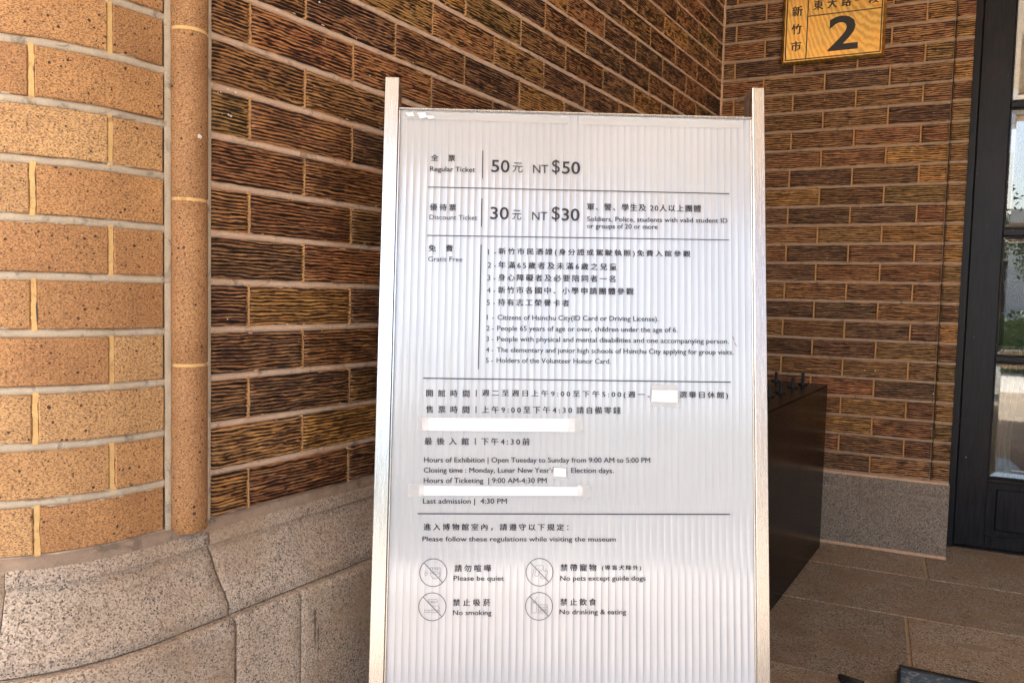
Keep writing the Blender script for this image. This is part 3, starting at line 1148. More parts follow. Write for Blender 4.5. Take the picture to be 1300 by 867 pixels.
# ================================================================== brass house number plaque
t = NT("lacquered_plaque")
v = t.coords((1, 1, 1))
w = t.new("ShaderNodeTexWave", wave_type='RINGS', rings_direction='Y')
mp = t.new("ShaderNodeMapping")
mp.inputs['Location'].default_value = (-0.34, 0, -0.23)
mp.inputs['Scale'].default_value = (1.0, 1, 0.42)
t.L(v, mp.inputs[0])
t.L(mp.outputs[0], w.inputs['Vector'])
w.inputs['Scale'].default_value = 26
w.inputs['Distortion'].default_value = 3.5
w.inputs['Detail'].default_value = 2
w.inputs['Detail Scale'].default_value = 3.0
n1 = t.noise(v, 9, 2)
c = t.ramp(w.outputs[0], [(0.0, (0.36, 0.215, 0.05)), (0.5, (0.47, 0.30, 0.07)), (1.0, (0.56, 0.37, 0.10))])
c = t.mix(t.ramp(n1, [(0.4, 0.0), (0.7, 0.4)]), c, (0.72, 0.34, 0.05))
M_GOLD = t.fin(c, 0.16, t.bump(w.outputs[0], 0.03, 0.001), 0.85, Coat_Weight=0.8, Coat_Roughness=0.04)
M_INK = mat_plain("black_ink", (0.012, 0.011, 0.011), 0.45, var=0.05, bump=0.0)
PX0, PX1, PZ0, PZ1 = 0.2160, 0.5670, Z0 + 0.7320, Z0 + 1.02
plq = empty("house_number_plaque", (PX0, -0.004, PZ0))
tag(plq, "golden lacquered house number plaque with a big black 2 on the facing brick wall", "plaque")
m = MB()
W_, H_ = PX1 - PX0, PZ1 - PZ0
bv = 0.0105
vs = [(0, 0, 0), (W_, 0, 0), (W_, 0, H_), (0, 0, H_), (0, -0.010, 0), (W_, -0.010, 0), (W_, -0.010, H_), (0, -0.010, H_),
      (bv, -0.0165, bv), (W_ - bv, -0.0165, bv), (W_ - bv, -0.0165, H_ - bv), (bv, -0.0165, H_ - bv)]
m.add(vs, [(0, 1, 5, 4), (1, 2, 6, 5), (2, 3, 7, 6), (3, 0, 4, 7), (4, 5, 9, 8), (5, 6, 10, 9), (6, 7, 11, 10), (7, 4, 8, 11), (8, 9, 10, 11), (0, 3, 2, 1)])
m.build("plate", M_GOLD, plq)
m = MB()
yb0, yb1 = -0.0165, -0.0171
for q in ((0.0145, W_ - 0.0135, 0.0140, 0.0180), (0.0145, W_ - 0.0135, H_ - 0.0180, H_ - 0.0140), (0.0140, 0.0182, 0.0180, H_ - 0.018), (W_ - 0.0172, W_ - 0.0130, 0.0180, H_ - 0.018),
          (0.0868, 0.0905, 0.0180, H_ - 0.018), (0.0902, W_ - 0.0170, 0.1668, 0.1702)):
    m.box(q[0], q[1], yb1, yb0, q[2], q[3])
m.build("black_border", M_INK, plq)

# ------------------------------------------------------------------ lettering
_fcurve = {}


def text_mesh(s, size, spacing=1.0, offset=0.0, shear=0.0):
    cu = bpy.data.curves.new("lettering", 'FONT')
    cu.body = s
    cu.size = size
    cu.space_character = spacing
    cu.offset = offset
    cu.shear = shear
    cu.resolution_u = 3
    ob = bpy.data.objects.new("lettering", cu)
    COL.objects.link(ob)
    dg = bpy.context.evaluated_depsgraph_get()
    dg.update()
    me = bpy.data.meshes.new_from_object(ob.evaluated_get(dg))
    bpy.data.objects.remove(ob)
    bpy.data.curves.remove(cu)
    return me


def bounds(me):
    xs = [v.co.x for v in me.vertices]
    ys = [v.co.y for v in me.vertices]
    return min(xs), max(xs), min(ys), max(ys)


def lettering(s, parent, M, width, height, mat, mode, name="lettering", bold=0.0, strike=0.0):
    """flat print: mesh in the XY plane of matrix M, lower left corner (baseline for latin text) at its origin"""
    size = height / (0.90 if mode == 'c' else 0.727)
    if mode == 'c' and len(s) > 1:
        m1 = text_mesh(s, size, 1.0, bold); b1 = bounds(m1)
        m2 = text_mesh(s, size, 1.5, bold); b2 = bounds(m2)
        w1, w2 = b1[1] - b1[0], b2[1] - b2[0]
        sp = 1.0 + 0.5 * (width - w1) / max(1e-9, w2 - w1)
        me = text_mesh(s, size, max(0.7, min(3.2, sp)), bold)
        bpy.data.meshes.remove(m1); bpy.data.meshes.remove(m2)
    else:
        me = text_mesh(s, size, 1.0, bold)
    b = bounds(me)
    sx = width / (b[1] - b[0])
    if mode == 'c': sx = max(0.9, min(1.12, sx)) if len(s) > 1 else sx
    sy = 1.0
    y0 = 0.0
    if mode in ('c', 'box'):
        sy = height / (b[3] - b[2])
        if mode == 'c': sy = max(0.88, min(1.08, sy))
        y0 = b[2]
    for v in me.vertices:
        v.co = M @ Vector(((v.co.x - b[0]) * sx, (v.co.y - y0) * sy, 0))
    if strike:
        # double strike: the outline again, a hair to the right, for a heavier weight
        vs = [v.co.copy() for v in me.vertices]
        fs = [tuple(p.vertices) for p in me.polygons]
        mb = MB()
        ax = (M.to_3x3() @ Vector((1, 0, 0))).normalized()
        az = (M.to_3x3() @ Vector((0, 0, 1))).normalized()
        ay = (M.to_3x3() @ Vector((0, 1, 0))).normalized()
        for i, (a_, b_) in enumerate(((-1, 0), (1, 0), (0, 0.6))):
            mb.add([p + ax * (a_ * strike) + ay * (b_ * strike) + az * 0.00002 * i for p in vs], fs)
        bpy.data.meshes.remove(me)
        me = mb.mesh("lettering", mat)
    me.materials.clear()
    me.materials.append(mat)
    return link(name, me, parent)


def PM(x, z): return Matrix.Translation((x, -0.0172, z)) @ Matrix.Rotation(math.pi / 2, 4, 'X')


lettering("2", plq, PM(0.1625, 0.0345), 0.100, 0.1225, M_INK, 'box', "numeral", bold=0.0036)
for ch, zc in (("新", 0.1915), ("竹", 0.1265), ("市", 0.0645)):
    lettering(ch, plq, PM(0.0345, zc - 0.0175), 0.035, 0.036, M_INK, 'box', strike=0.0011)
for i, ch in enumerate("東大路"):
    lettering(ch, plq, PM(0.1075 + i * 0.047, 0.188), 0.032, 0.034, M_INK, 'box', strike=0.0011)
lettering("一", plq, PM(0.1075 + 3 * 0.047 - 0.002, 0.2035), 0.030, 0.0048, M_INK, 'box')
lettering("段", plq, PM(0.1075 + 4 * 0.047 - 0.004, 0.188), 0.032, 0.034, M_INK, 'box', strike=0.0011)

# ================================================================== dark cabinet against the wall, with bolts
t = NT("dark_cabinet")
v = t.coords()
n1 = t.noise(v, 6, 3)
M_CAB = t.fin(t.mix(n1, (0.005, 0.0038, 0.0036), (0.007, 0.005, 0.0048)), t.ramp(n1, [(0.3, 0.20), (0.7, 0.26)]), None, IOR=1.22, Specular_IOR_Level=0.35)
cab = empty("dark_cabinet", (0, 0, 0), 0)
tag(cab, "glossy dark brown metal cabinet standing against the walls behind the ticket sign", "cabinet")


def AM(): return Matrix(((DA.x, NA.x, 0, 0), (DA.y, NA.y, 0, 0), (0, 0, 1, 0), (0, 0, 0, 1)))


m = MB()
m.box(0.055, 1.03, 0.085, 0.4485, 0.004, Z0 - 0.445, 0.003, M=AM())
m.build("body", M_CAB, cab)
m = MB()
m.box(0.052, 1.033, 0.082, 0.4500, Z0 - 0.4445, Z0 - 0.4400, 0.0015, M=AM())
m.build("top_sheet", M_CAB, cab)
M_BOLT = mat_plain("black_steel", (0.018, 0.022, 0.026), 0.35, 0.5)
for x, y, h in ((0.358, -0.169, 0.050), (0.336, -0.302, 0.042), (0.261, -0.118, 0.040), (0.318, -0.499, 0.040), (0.296, -0.611, 0.036)):
    m = MB()
    z = Z0 - 0.4398
    m.tube([(x, y, z), (x, y, z + 0.004)], 0.016, 16)
    m.tube([(x, y, z + 0.004), (x, y, z + h * 0.8)], 0.0052, 12)
    m.tube([(x, y, z + h * 0.8), (x, y, z + h * 0.8 + 0.003)], 0.0062, 6, smooth=False)
    m.build("bolt", M_BOLT, cab)

# ================================================================== low blue tray and rubber cable end on the floor
t = NT("chipped_blue_paint")
v = t.coords()
a1 = t.noise(v, 16, 5, 0.7)
a2 = t.noise(v, 90, 3, 0.7)
c = t.mix(t.ramp(a1, [(0.3, 0.0), (0.7, 1.0)]), (0.045, 0.095, 0.155), (0.085, 0.145, 0.21))
c = t.mix(t.ramp(t.math('MULTIPLY', a1, a2), [(0.315, 0.0), (0.335, 0.85)]), c, (0.42, 0.42, 0.40))
M_BLUE = t.fin(c, 0.42, t.bump(a2, 0.3, 0.0015))
M_RUB = mat_plain("black_rubber", (0.018, 0.017, 0.017), 0.6, vs=80)
tray = empty("floor_ramp", (0.674, -1.064, 0))
tray.rotation_euler = (0, 0, -0.045)
tag(tray, "low blue painted metal ramp with chipped paint lying on the floor at lower right", "ramp")
m = MB()
m.box(0.004, 0.66, -0.62, -0.0165, 0.003, 0.030, 0.002)
m.build("ramp_plate", M_BLUE, tray)
m = MB()
m.box(0.0, 0.664, -0.0160, 0.0, 0.0, 0.0315, 0.002)
m.box(-0.003, 0.0035, -0.62, -0.030, 0.0, 0.031, 0.001)
m.build("rim", M_RUB, tray)

cable = MB()
pts = []
for i in range(14):
    f = i / 13
    pts.append((0.548 + 0.050 * f, -1.150 - 0.012 * f - 0.01 * math.sin(f * 3), 0.0085 + 0.004 * math.sin(f * 3.1)))
pts2 = [(p[0] + 0.004, p[1] - 0.017, p[2]) for p in pts]
ce = empty("rubber_strap", (0, 0, 0))
tag(ce, "short black rubber strap lying on the floor slab beside the sign's right post", "strap")
m = MB(); m.tube(pts, 0.0075, 8); m.tube(pts2, 0.0068, 8)
m.build("strap_strands", M_RUB, ce)

# ================================================================== ticket sign
SO = Vector((-0.12646, -2.08608, 0.18691 + Z0))
sa, sL, sr = 0.472649, 0.134692, 0.005378
rx = Vector((math.cos(sa), math.sin(sa), 0))
nn_ = Vector((math.sin(sa), -math.cos(sa), 0))
up_ = Vector((0, 0, 1)) * math.cos(sL) - nn_ * math.sin(sL)
SR = rx * math.cos(sr) + up_ * math.sin(sr)
SU = -rx * math.sin(sr) + up_ * math.cos(sr)
SN = SR.cross(SU)
sign = empty("ticket_sign", (0, 0, 0))
# local frame: x to the right, y upwards in the board, z towards the viewer, origin at the top left outer corner
sign.matrix_world = Matrix(((SR.x, SU.x, SN.x, SO.x), (SR.y, SU.y, SN.y, SO.y), (SR.z, SU.z, SN.z, SO.z), (0, 0, 0, 1)))
tag(sign, "aluminium framed ticket price sign with a ribbed white panel, leaning back", "sign stand")
t = NT("brushed_aluminium")
v = t.coords((60, 1.5, 60))
g = t.noise(v, 8, 4, 0.6)
v2 = t.coords()
sm = t.noise(v2, 14, 4, 0.6)
c = t.mix(t.ramp(g, [(0.3, 0.0), (0.7, 1.0)]), (0.54, 0.535, 0.53), (0.62, 0.615, 0.61))
c = t.mix(t.ramp(sm, [(0.62, 0.0), (0.72, 0.3)]), c, (0.55, 0.52, 0.50))
M_ALU = t.fin(c, t.ramp(g, [(0.3, 0.22), (0.7, 0.30)]), None, 0.96, Specular_IOR_Level=0.5)
FH = 1.232                                             # height of the posts
m_ = MB()
for a, b in ((0.0012, 0.0236), (0.5812, 0.6006)):
    pm = MB(); pm.box(a, b, -FH, 0.0, -0.040, 0.0, 0.0010)
    pm.build("post", M_ALU, sign)
m = MB(); m.box(0.0238, 0.5810, -0.0505, -0.0478, -0.034, -0.0012, 0.0006)
m.build("top_rail", M_ALU, sign)
m = MB(); m.box(0.0238, 0.5810, -FH + 0.07, -FH + 0.05, -0.034, -0.0012, 0.0006)
m.build("bottom_rail", M_ALU, sign)
for a, b in ((0.0238, 0.0262), (0.5786, 0.5810)):
    m = MB(); m.box(a, b, -FH + 0.0705, -0.0508, -0.030, -0.0030, 0.0004)
    m.build("side_bead", M_ALU, sign)
for x in (0.012, 0.591):
    m = MB()
    m.box(x - 0.010, x + 0.010, -FH - 0.006, -FH - 0.0005, -0.10, 0.045, 0.001)
    m.build("foot_plate", M_ALU, sign)

# ribbed translucent panel
t = NT("twinwall_plastic")
v = t.coords()
n1 = t.noise(v, 5, 3)
vv = t.coords((90, 1.2, 1))
n2 = t.noise(vv, 6, 3, 0.6)
c = t.mix(t.ramp(n1, [(0.3, 0.0), (0.7, 1.0)]), (0.61, 0.645, 0.695), (0.54, 0.575, 0.63))
c = t.mix(t.ramp(n2, [(0.45, 0.0), (0.75, 0.35)]), c, (0.49, 0.505, 0.535))
t.fin(c, 0.16, None, 0.0, IOR=1.8, Specular_IOR_Level=0.5, Coat_Weight=1.0, Coat_Roughness=0.05, Coat_IOR=1.6)
tr = t.new("ShaderNodeBsdfTranslucent")
tr.inputs[0].default_value = (0.6, 0.6, 0.6, 1)
mxs = t.new("ShaderNodeMixShader")
mxs.inputs[0].default_value = 0.22
t.L(t.p.outputs[0], mxs.inputs[1]); t.L(tr.outputs[0], mxs.inputs[2]); t.L(mxs.outputs[0], t.out.inputs[0])
M_PC = t.m
PZ = -0.0060                                           # base depth of the panel face
m = MB()
x0, x1, pitch = 0.0264, 0.5784, 0.01062
prof = []
nfl = int(round((x1 - x0) / pitch))
pitch = (x1 - x0) / nfl
srnd = random.Random(3)
for i in range(nfl):
    b = x0 + i * pitch
    d = 0.0006 * srnd.uniform(0.7, 1.25)
    for fx, fz in ((0.0, 0.0001), (0.045, 0.00024), (0.09, 0.0), (0.20, -0.45 * d), (0.35, -0.85 * d), (0.5, -d), (0.66, -0.8 * d), (0.82, -0.40 * d), (0.95, 0.0)):
        prof.append((b + fx * pitch, PZ + fz))
prof.append((x1, PZ))
ys = lin(-FH + 0.0705, -0.0508, 0.05)
vs = []
for y in ys:
    for x, z in prof:
        wv = 0.0009 * noise.noise(Vector((x * 5, y * 3.5, 1)))
        vs.append((x, y, z + wv))
n = len(prof)
m.add(vs, [(j * n + i, j * n + i + 1, (j + 1) * n + i + 1, (j + 1) * n + i) for j in range(len(ys) - 1) for i in range(n - 1)], True)
m.box(x0, x1, -FH + 0.0705, -0.0508, -0.0190, -0.0130)
panel = m.build("ribbed_panel", M_PC, sign)
panel.location = (0, 0, 0)
# inner webs of the twin-wall sheet
m = MB()
for i in range(nfl + 1):
    b = x0 + i * pitch
    m.box(b - 0.0003, b + 0.0003, -FH + 0.071, -0.0512, -0.0129, PZ - 0.0010)
m.build("panel_webs", M_PC, panel, kind="stuff")

M_PRINT = mat_plain("print_ink", (0.022, 0.018, 0.026), 0.5, var=0.05, bump=0.0)
M_PRINTL = mat_plain("print_ink_grey", (0.12, 0.115, 0.13), 0.5, var=0.05, bump=0.0)
PT = PZ + 0.0011                                       # print lies just above the ribs
TEXTS=[
 ('全\u3000票', 0.0754, 0.131, 0.1126, 0.1307, 0.0105, 'c'),
 ('Regular Ticket', 0.0742, 0.1471, 0.1441, 0.1467, 0.008, 'e'),
 ('50', 0.1693, 0.1463, 0.1979, 0.1465, 0.02, 'b'),
 ('元', 0.2024, 0.1454, 0.2182, 0.1458, 0.0155, 't'),
 ('NT', 0.2347, 0.1459, 0.2581, 0.1458, 0.014, 'n'),
 ('$', 0.2643, 0.1475, 0.2766, 0.1475, 0.0238, 'd'),
 ('50', 0.28, 0.1462, 0.3086, 0.1462, 0.0201, 'b'),
 ('優待票', 0.0753, 0.209, 0.1157, 0.209, 0.0106, 'c'),
 ('Discount Ticket', 0.075, 0.2232, 0.1491, 0.2225, 0.0079, 'l'),
 ('30', 0.169, 0.2208, 0.1978, 0.2209, 0.0198, 'b'),
 ('元', 0.2031, 0.2205, 0.2171, 0.2207, 0.0151, 't'),
 ('NT', 0.2341, 0.2204, 0.2577, 0.2205, 0.0139, 'n'),
 ('$', 0.2646, 0.2223, 0.2773, 0.2225, 0.0243, 'd'),
 ('30', 0.2802, 0.2206, 0.3083, 0.2206, 0.0199, 'b'),
 ('軍、警、學生及 20人以上團體', 0.3201, 0.2031, 0.4994, 0.2019, 0.0112, 'c'),
 ('Soldiers, Police, students with valid student ID', 0.3202, 0.2203, 0.5413, 0.2181, 0.0079, 'e'),
 ('or groups of 20 or more', 0.3203, 0.2315, 0.4309, 0.2304, 0.0079, 'e'),
 ('免\u3000費', 0.0749, 0.2735, 0.1118, 0.2731, 0.0107, 'c'),
 ('Gratis Free', 0.0745, 0.2888, 0.1272, 0.2882, 0.0081, 'l'),
 ('1 -', 0.1665, 0.2764, 0.1792, 0.2763, 0.0091, 'l'),
 ('新竹市民憑證(身分證或駕駛執照)免費入館參觀', 0.1829, 0.2768, 0.4823, 0.275, 0.0109, 'c'),
 ('2 -', 0.1663, 0.2969, 0.1791, 0.2968, 0.0091, 'l'),
 ('年滿65歲者及未滿6歲之兒童', 0.1829, 0.2973, 0.3665, 0.2969, 0.0109, 'c'),
 ('3 -', 0.1662, 0.3165, 0.1789, 0.3164, 0.009, 'l'),
 ('身心障礙者及必要陪同者一名', 0.1829, 0.3169, 0.3646, 0.3156, 0.0109, 'c'),
 ('4 -', 0.166, 0.336, 0.1787, 0.3359, 0.009, 'l'),
 ('新竹市各國中、小學申請團體參觀', 0.1829, 0.3364, 0.3934, 0.3347, 0.0109, 'c'),
 ('5 -', 0.1659, 0.355, 0.1785, 0.3549, 0.009, 'l'),
 ('持有志工榮譽卡者', 0.1829, 0.3554, 0.2933, 0.3548, 0.0108, 'c'),
 ('1 -', 0.1664, 0.3775, 0.1772, 0.3774, 0.0081, 'e'),
 ('Citizens of Hsinchu City(ID Card or Driving License).', 0.1829, 0.3772, 0.4323, 0.3751, 0.0081, 'e'),
 ('2 -', 0.1663, 0.3943, 0.1771, 0.3942, 0.0081, 'e'),
 ('People 65 years of age or over, children under the age of 6.', 0.1828, 0.394, 0.4621, 0.3916, 0.0081, 'e'),
 ('3 -', 0.1662, 0.4106, 0.177, 0.4105, 0.0081, 'e'),
 ('People with physical and mental disabilities and one accompanying person.', 0.1827, 0.4103, 0.5423, 0.4079, 0.0081, 'e'),
 ('4 -', 0.1661, 0.4274, 0.177, 0.4273, 0.0081, 'e'),
 ('The elementary and junior high schools of Hsinchu City applying for group visits.', 0.1826, 0.4271, 0.5491, 0.4248, 0.0081, 'e'),
 ('5 -', 0.1661, 0.4436, 0.1769, 0.4436, 0.0081, 'e'),
 ('Holders of the Volunteer Honor Card.', 0.1825, 0.4433, 0.3582, 0.442, 0.0081, 'e'),
 ('開館時間', 0.0762, 0.4966, 0.1417, 0.4963, 0.0107, 'c'),
 ('l', 0.1512, 0.4955, 0.1531, 0.4954, 0.0103, 'x'),
 ('週二至週日上午9:00至下午5:00(週一、', 0.1609, 0.496, 0.4191, 0.4949, 0.0109, 'c'),
 ('選舉日休館)', 0.465, 0.4944, 0.5404, 0.4941, 0.0112, 'c'),
 ('售票時間', 0.0765, 0.5213, 0.142, 0.5209, 0.0109, 'c'),
 ('l', 0.1514, 0.5203, 0.1533, 0.5202, 0.0102, 'x'),
 ('上午9:00至下午4:30', 0.1613, 0.5204, 0.2989, 0.5191, 0.0107, 'c'),
 ('請自備零錢', 0.3061, 0.5193, 0.3737, 0.5188, 0.0108, 'c'),
 ('最後入館', 0.0753, 0.5693, 0.1419, 0.5688, 0.0109, 'c'),
 ('l', 0.1511, 0.5683, 0.153, 0.5683, 0.0102, 'x'),
 ('下午4:30前', 0.1613, 0.5685, 0.2347, 0.568, 0.0109, 'c'),
 ('Hours of Exhibition | Open Tuesday to Sunday from 9:00 AM to 5:00 PM', 0.0752, 0.5956, 0.4196, 0.5921, 0.0081, 'e'),
 ("Closing time : Monday, Lunar New Year's", 0.0751, 0.611, 0.2716, 0.609, 0.0081, 'e'),
 (', Election days.', 0.2923, 0.6089, 0.3636, 0.6084, 0.0082, 'e'),
 ('Hours of Ticketing  | 9:00 AM-4:30 PM', 0.0755, 0.6264, 0.2614, 0.6245, 0.0081, 'e'),
 ('Last admission |  4:30 PM', 0.075, 0.6571, 0.2014, 0.656, 0.0081, 'e'),
 ('進入博物館室內，請遵守以下規定：', 0.0768, 0.697, 0.2951, 0.6955, 0.0104, 'c'),
 ('Please follow these regulations while visiting the museum', 0.0756, 0.7128, 0.3672, 0.7108, 0.0074, 'e'),
 ('請勿喧嘩', 0.1247, 0.7575, 0.1791, 0.7571, 0.0105, 'c'),
 ('Please be quiet', 0.1235, 0.7704, 0.1987, 0.7701, 0.0076, 'e'),
 ('禁止吸菸', 0.1232, 0.8075, 0.179, 0.8072, 0.0103, 'c'),
 ('No smoking', 0.1235, 0.8207, 0.1808, 0.8204, 0.0076, 'e'),
 ('禁帶寵物', 0.2838, 0.7554, 0.3379, 0.755, 0.0106, 'c'),
 ('(導盲犬除外)', 0.3467, 0.7545, 0.4059, 0.7541, 0.008, 'c'),
 ('No pets except guide dogs', 0.2837, 0.7694, 0.4128, 0.7685, 0.0076, 'e'),
 ('禁止飲食', 0.2841, 0.806, 0.3382, 0.8057, 0.0104, 'c'),
 ('No drinking & eating', 0.2831, 0.8188, 0.3835, 0.8183, 0.0076, 'e'),
]
RULES=[
  ((0.0715, 0.1722), (0.5444, 0.1713), 0.001586) ,
  ((0.072, 0.2482), (0.5439, 0.2451), 0.001586) ,
  ((0.0711, 0.4687), (0.5449, 0.4674), 0.002074) ,
  ((0.0671, 0.6722), (0.5423, 0.6687), 0.001952) ,
  ((0.1557, 0.1121), (0.1558, 0.1567), 0.001586) ,
  ((0.1555, 0.1882), (0.1554, 0.2327), 0.001586) ,
  ((0.1556, 0.2611), (0.1547, 0.4536), 0.0017079999999999999) ,
]
CIR= [[0.0928, 0.7589], [0.0925, 0.8088], [0.2522, 0.7572], [0.252, 0.8072]]


BOLD = {'c': 0.0, 'e': 0.0, 'l': 0.0, 'b': 0.00030, 't': 0.0, 'n': 0.0, 'd': 0.0, 'x': 0.0}
for s, u0_, v0_, u1_, v1_, h, kind in TEXTS:
    ang = math.atan2(-(v1_ - v0_), u1_ - u0_)
    M = Matrix.Translation((u0_, -v0_, PT)) @ Matrix.Rotation(ang, 4, 'Z')
    if kind == 'x':
        mm = MB(); mm.box(u0_ + 0.0003, u0_ + 0.0015, -v0_, -v0_ + h, PT, PT + 0.00008)
        mm.build("divider_bar", M_PRINT, panel)
        continue
    mode = 'c' if kind == 'c' else ('box' if kind in 'tbd' else 'e')
    lettering(s, panel, M, u1_ - u0_, h, M_PRINT, mode, "lettering", bold=BOLD[kind], strike={'c': 0.00024, 'e': 0.00013}.get(kind, 0.0))
for (a, b, w) in RULES:
    w *= 0.8
    mm = MB()
    if abs(a[0] - b[0]) > abs(a[1] - b[1]):
        for i in range(12):                            # follows the slightly wavy sheet
            xa_, xb_ = a[0] + (b[0] - a[0]) * i / 12, a[0] + (b[0] - a[0]) * (i + 1) / 12
            ya, yb = -(a[1] + (b[1] - a[1]) * i / 12), -(a[1] + (b[1] - a[1]) * (i + 1) / 12)
            mm.add([(xa_, ya - w / 2, PT), (xb_, yb - w / 2, PT), (xb_, yb + w / 2, PT), (xa_, ya + w / 2, PT)], [(0, 1, 2, 3)])
    else:
        mm.add([(b[0] - w / 2, -b[1], PT), (b[0] + w / 2, -b[1], PT), (a[0] + w / 2, -a[1], PT), (a[0] - w / 2, -a[1], PT)], [(0, 1, 2, 3)])
    mm.build("printed_line", M_PRINT, panel)


def ring(mb, cx, cy, r, w, n=48, a0=0.0, a1=2 * math.pi, z=None):
    z = PT if z is None else z
    vs = []
    for i in range(n + 1):
        a = a0 + (a1 - a0) * i / n
        vs += [(cx + (r - w / 2) * math.cos(a), cy + (r - w / 2) * math.sin(a), z), (cx + (r + w / 2) * math.cos(a), cy + (r + w / 2) * math.sin(a), z)]
    mb.add(vs, [(2 * i, 2 * i + 1, 2 * i + 3, 2 * i + 2) for i in range(n)])


def stroke(mb, pts, w, z=None):
    z = PT if z is None else z
    for p, q in zip(pts, pts[1:]):
        d = Vector((q[0] - p[0], q[1] - p[1], 0))
        if d.length < 1e-7: continue
        d.normalize()
        s = Vector((-d.y, d.x, 0)) * w / 2
        e = d * w * 0.3
        P, Q = Vector((p[0], p[1], z)) - e, Vector((q[0], q[1], z)) + e
        mb.add([P - s, Q - s, Q + s, P + s], [(0, 1, 2, 3)])


def arc(cx, cy, r, a0, a1, n=10, ry=None):
    ry = ry or r
    return [(cx + r * math.cos(math.radians(a0 + (a1 - a0) * i / n)), cy + ry * math.sin(math.radians(a0 + (a1 - a0) * i / n))) for i in range(n + 1)]


u = 0.00122                                            # one photograph pixel on the board
LW = 0.0006
for idx, (cx, cy) in enumerate(CIR):
    cy = -cy
    m = MB()
    R_ = 0.0203
    ring(m, cx, cy, R_, 0.0011)
    c45 = R_ * 0.7071
    m2 = MB()
    f = lambda pts: [(cx + x * u, cy + y * u) for x, y in pts]
    if idx == 0:      # talking mouth with sound waves
        stroke(m2, f([(-4, 6), (8, 6), (9.5, 3), (9.5, 0), (5, 0), (5, 1), (-3, 1), (-4, 6)]), LW)
        for x in (-1, 2, 5):
            stroke(m2, f([(x, 6), (x, 3.6), (x + 2, 3.6)]), LW)
        stroke(m2, f([(-3.5, 0), (-3, -4), (0, -7), (5, -7), (9, -3.5), (8.5, -1), (4, -2), (0, -1.2), (-3.5, 0)]), LW)
        for a in (-25, 0, 25):
            ca, sa_ = math.cos(math.radians(180 + a)), math.sin(math.radians(180 + a))
            stroke(m2, f([(-6 + ca * 1, -1 + sa_ * 3), (-6 + ca * 5, -1 + sa_ * 6)]), LW)
    elif idx == 1:    # cigarette with smoke
        stroke(m2, f([(-9, -4), (7, -4), (7, -6.8), (-9, -6.8), (-9, -4)]), LW)
        stroke(m2, f([(-4, -4), (-4, -6.8)]), LW)
        stroke(m2, f([(8.6, -4), (8.6, -6.8)]), LW)
        stroke(m2, f([(-5, 9), (5, 9), (6.3, 7), (5, 5.2), (-2, 5.2), (-3.4, 3), (-2, 1), (7, 1), (8.6, -0.6), (8.6, -3)]), LW)
        stroke(m2, f([(-5, 9), (-5, 6.5), (3, 6.5)]), LW)
    elif idx == 2:    # sitting dog
        stroke(m2, f([(-9, -6), (-7, 3), (-4.5, 8), (4, 8), (5, 5), (3.4, 3), (0.5, 2.5), (-1, -4), (-4, -5), (-6, -4), (-5, 2), (-3, 5)]), LW)
        stroke(m2, f([(4, 3), (6.5, 1), (8, 3), (10, 1), (9, -4), (6, -8), (2, -7), (1, -5), (4, -4.4)]), LW)
    else:             # cup with straw and food box
        stroke(m2, f([(-9, 4), (-3, 4), (-3.4, -8), (-8.6, -8), (-9, 4)]), LW)
        stroke(m2, f([(-9.6, 5.4), (-2.4, 5.4)]), LW)
        stroke(m2, f([(-5, 5.4), (-3.4, 10.5), (-2, 11)]), LW)
        stroke(m2, f([(-0.5, 1.8), (10.5, 1.8), (10.5, -8), (-0.5, -8), (-0.5, 1.8)]), LW)
        stroke(m2, f([(-0.5, -1), (10.5, -1)]), LW)
        for y in (-3.2, -4.6, -6.0):
            stroke(m2, f([(1, y), (9.3, y)]), LW)
    stroke(m, [(cx - c45, cy + c45), (cx + c45, cy - c45)], 0.0011, PT + 0.0001)
    m.build("prohibition_circle", M_PRINTL, panel)
    m2.build("pictogram", mat_plain("icon_ink", (0.22, 0.215, 0.23), 0.5, var=0.03, bump=0.0) if idx == 0 else bpy.data.materials["icon_ink"], panel)

# paper strips taped over parts of the text
M_PAPER = mat_plain("white_paper", (0.74, 0.74, 0.77), 0.75, var=0.02, vs=60, bump=0.05)
t = NT("clear_tape")
v = t.coords()
n1 = t.noise(v, 70, 3)
t.fin((0.70, 0.69, 0.67), 0.28, t.bump(n1, 0.25, 0.0006), 0.0, Alpha=0.34, Coat_Weight=0.3)
M_TAPE = t.m


def sheet(name, mat, quad, z, seed, nx=10, ny=3):
    """slightly curled quad (TL, TR, BR, BL) in board coordinates"""
    vs = []
    (ax, ay), (bx, by), (cx_, cy_), (dx, dy) = quad
    for j in range(ny + 1):
        g = j / ny
        for i in range(nx + 1):
            f_ = i / nx
            x = (ax * (1 - f_) + bx * f_) * (1 - g) + (dx * (1 - f_) + cx_ * f_) * g
            y = (ay * (1 - f_) + by * f_) * (1 - g) + (dy * (1 - f_) + cy_ * f_) * g
            vs.append((x, -y, z + 0.00035 * noise.noise(Vector((f_ * 4, g * 3, seed)))))
    W = nx + 1
    me = MB()
    me.add(vs, [(j * W + i, (j + 1) * W + i, (j + 1) * W + i + 1, j * W + i + 1) for j in range(ny) for i in range(nx)], True)
    me.build(name, mat, panel)


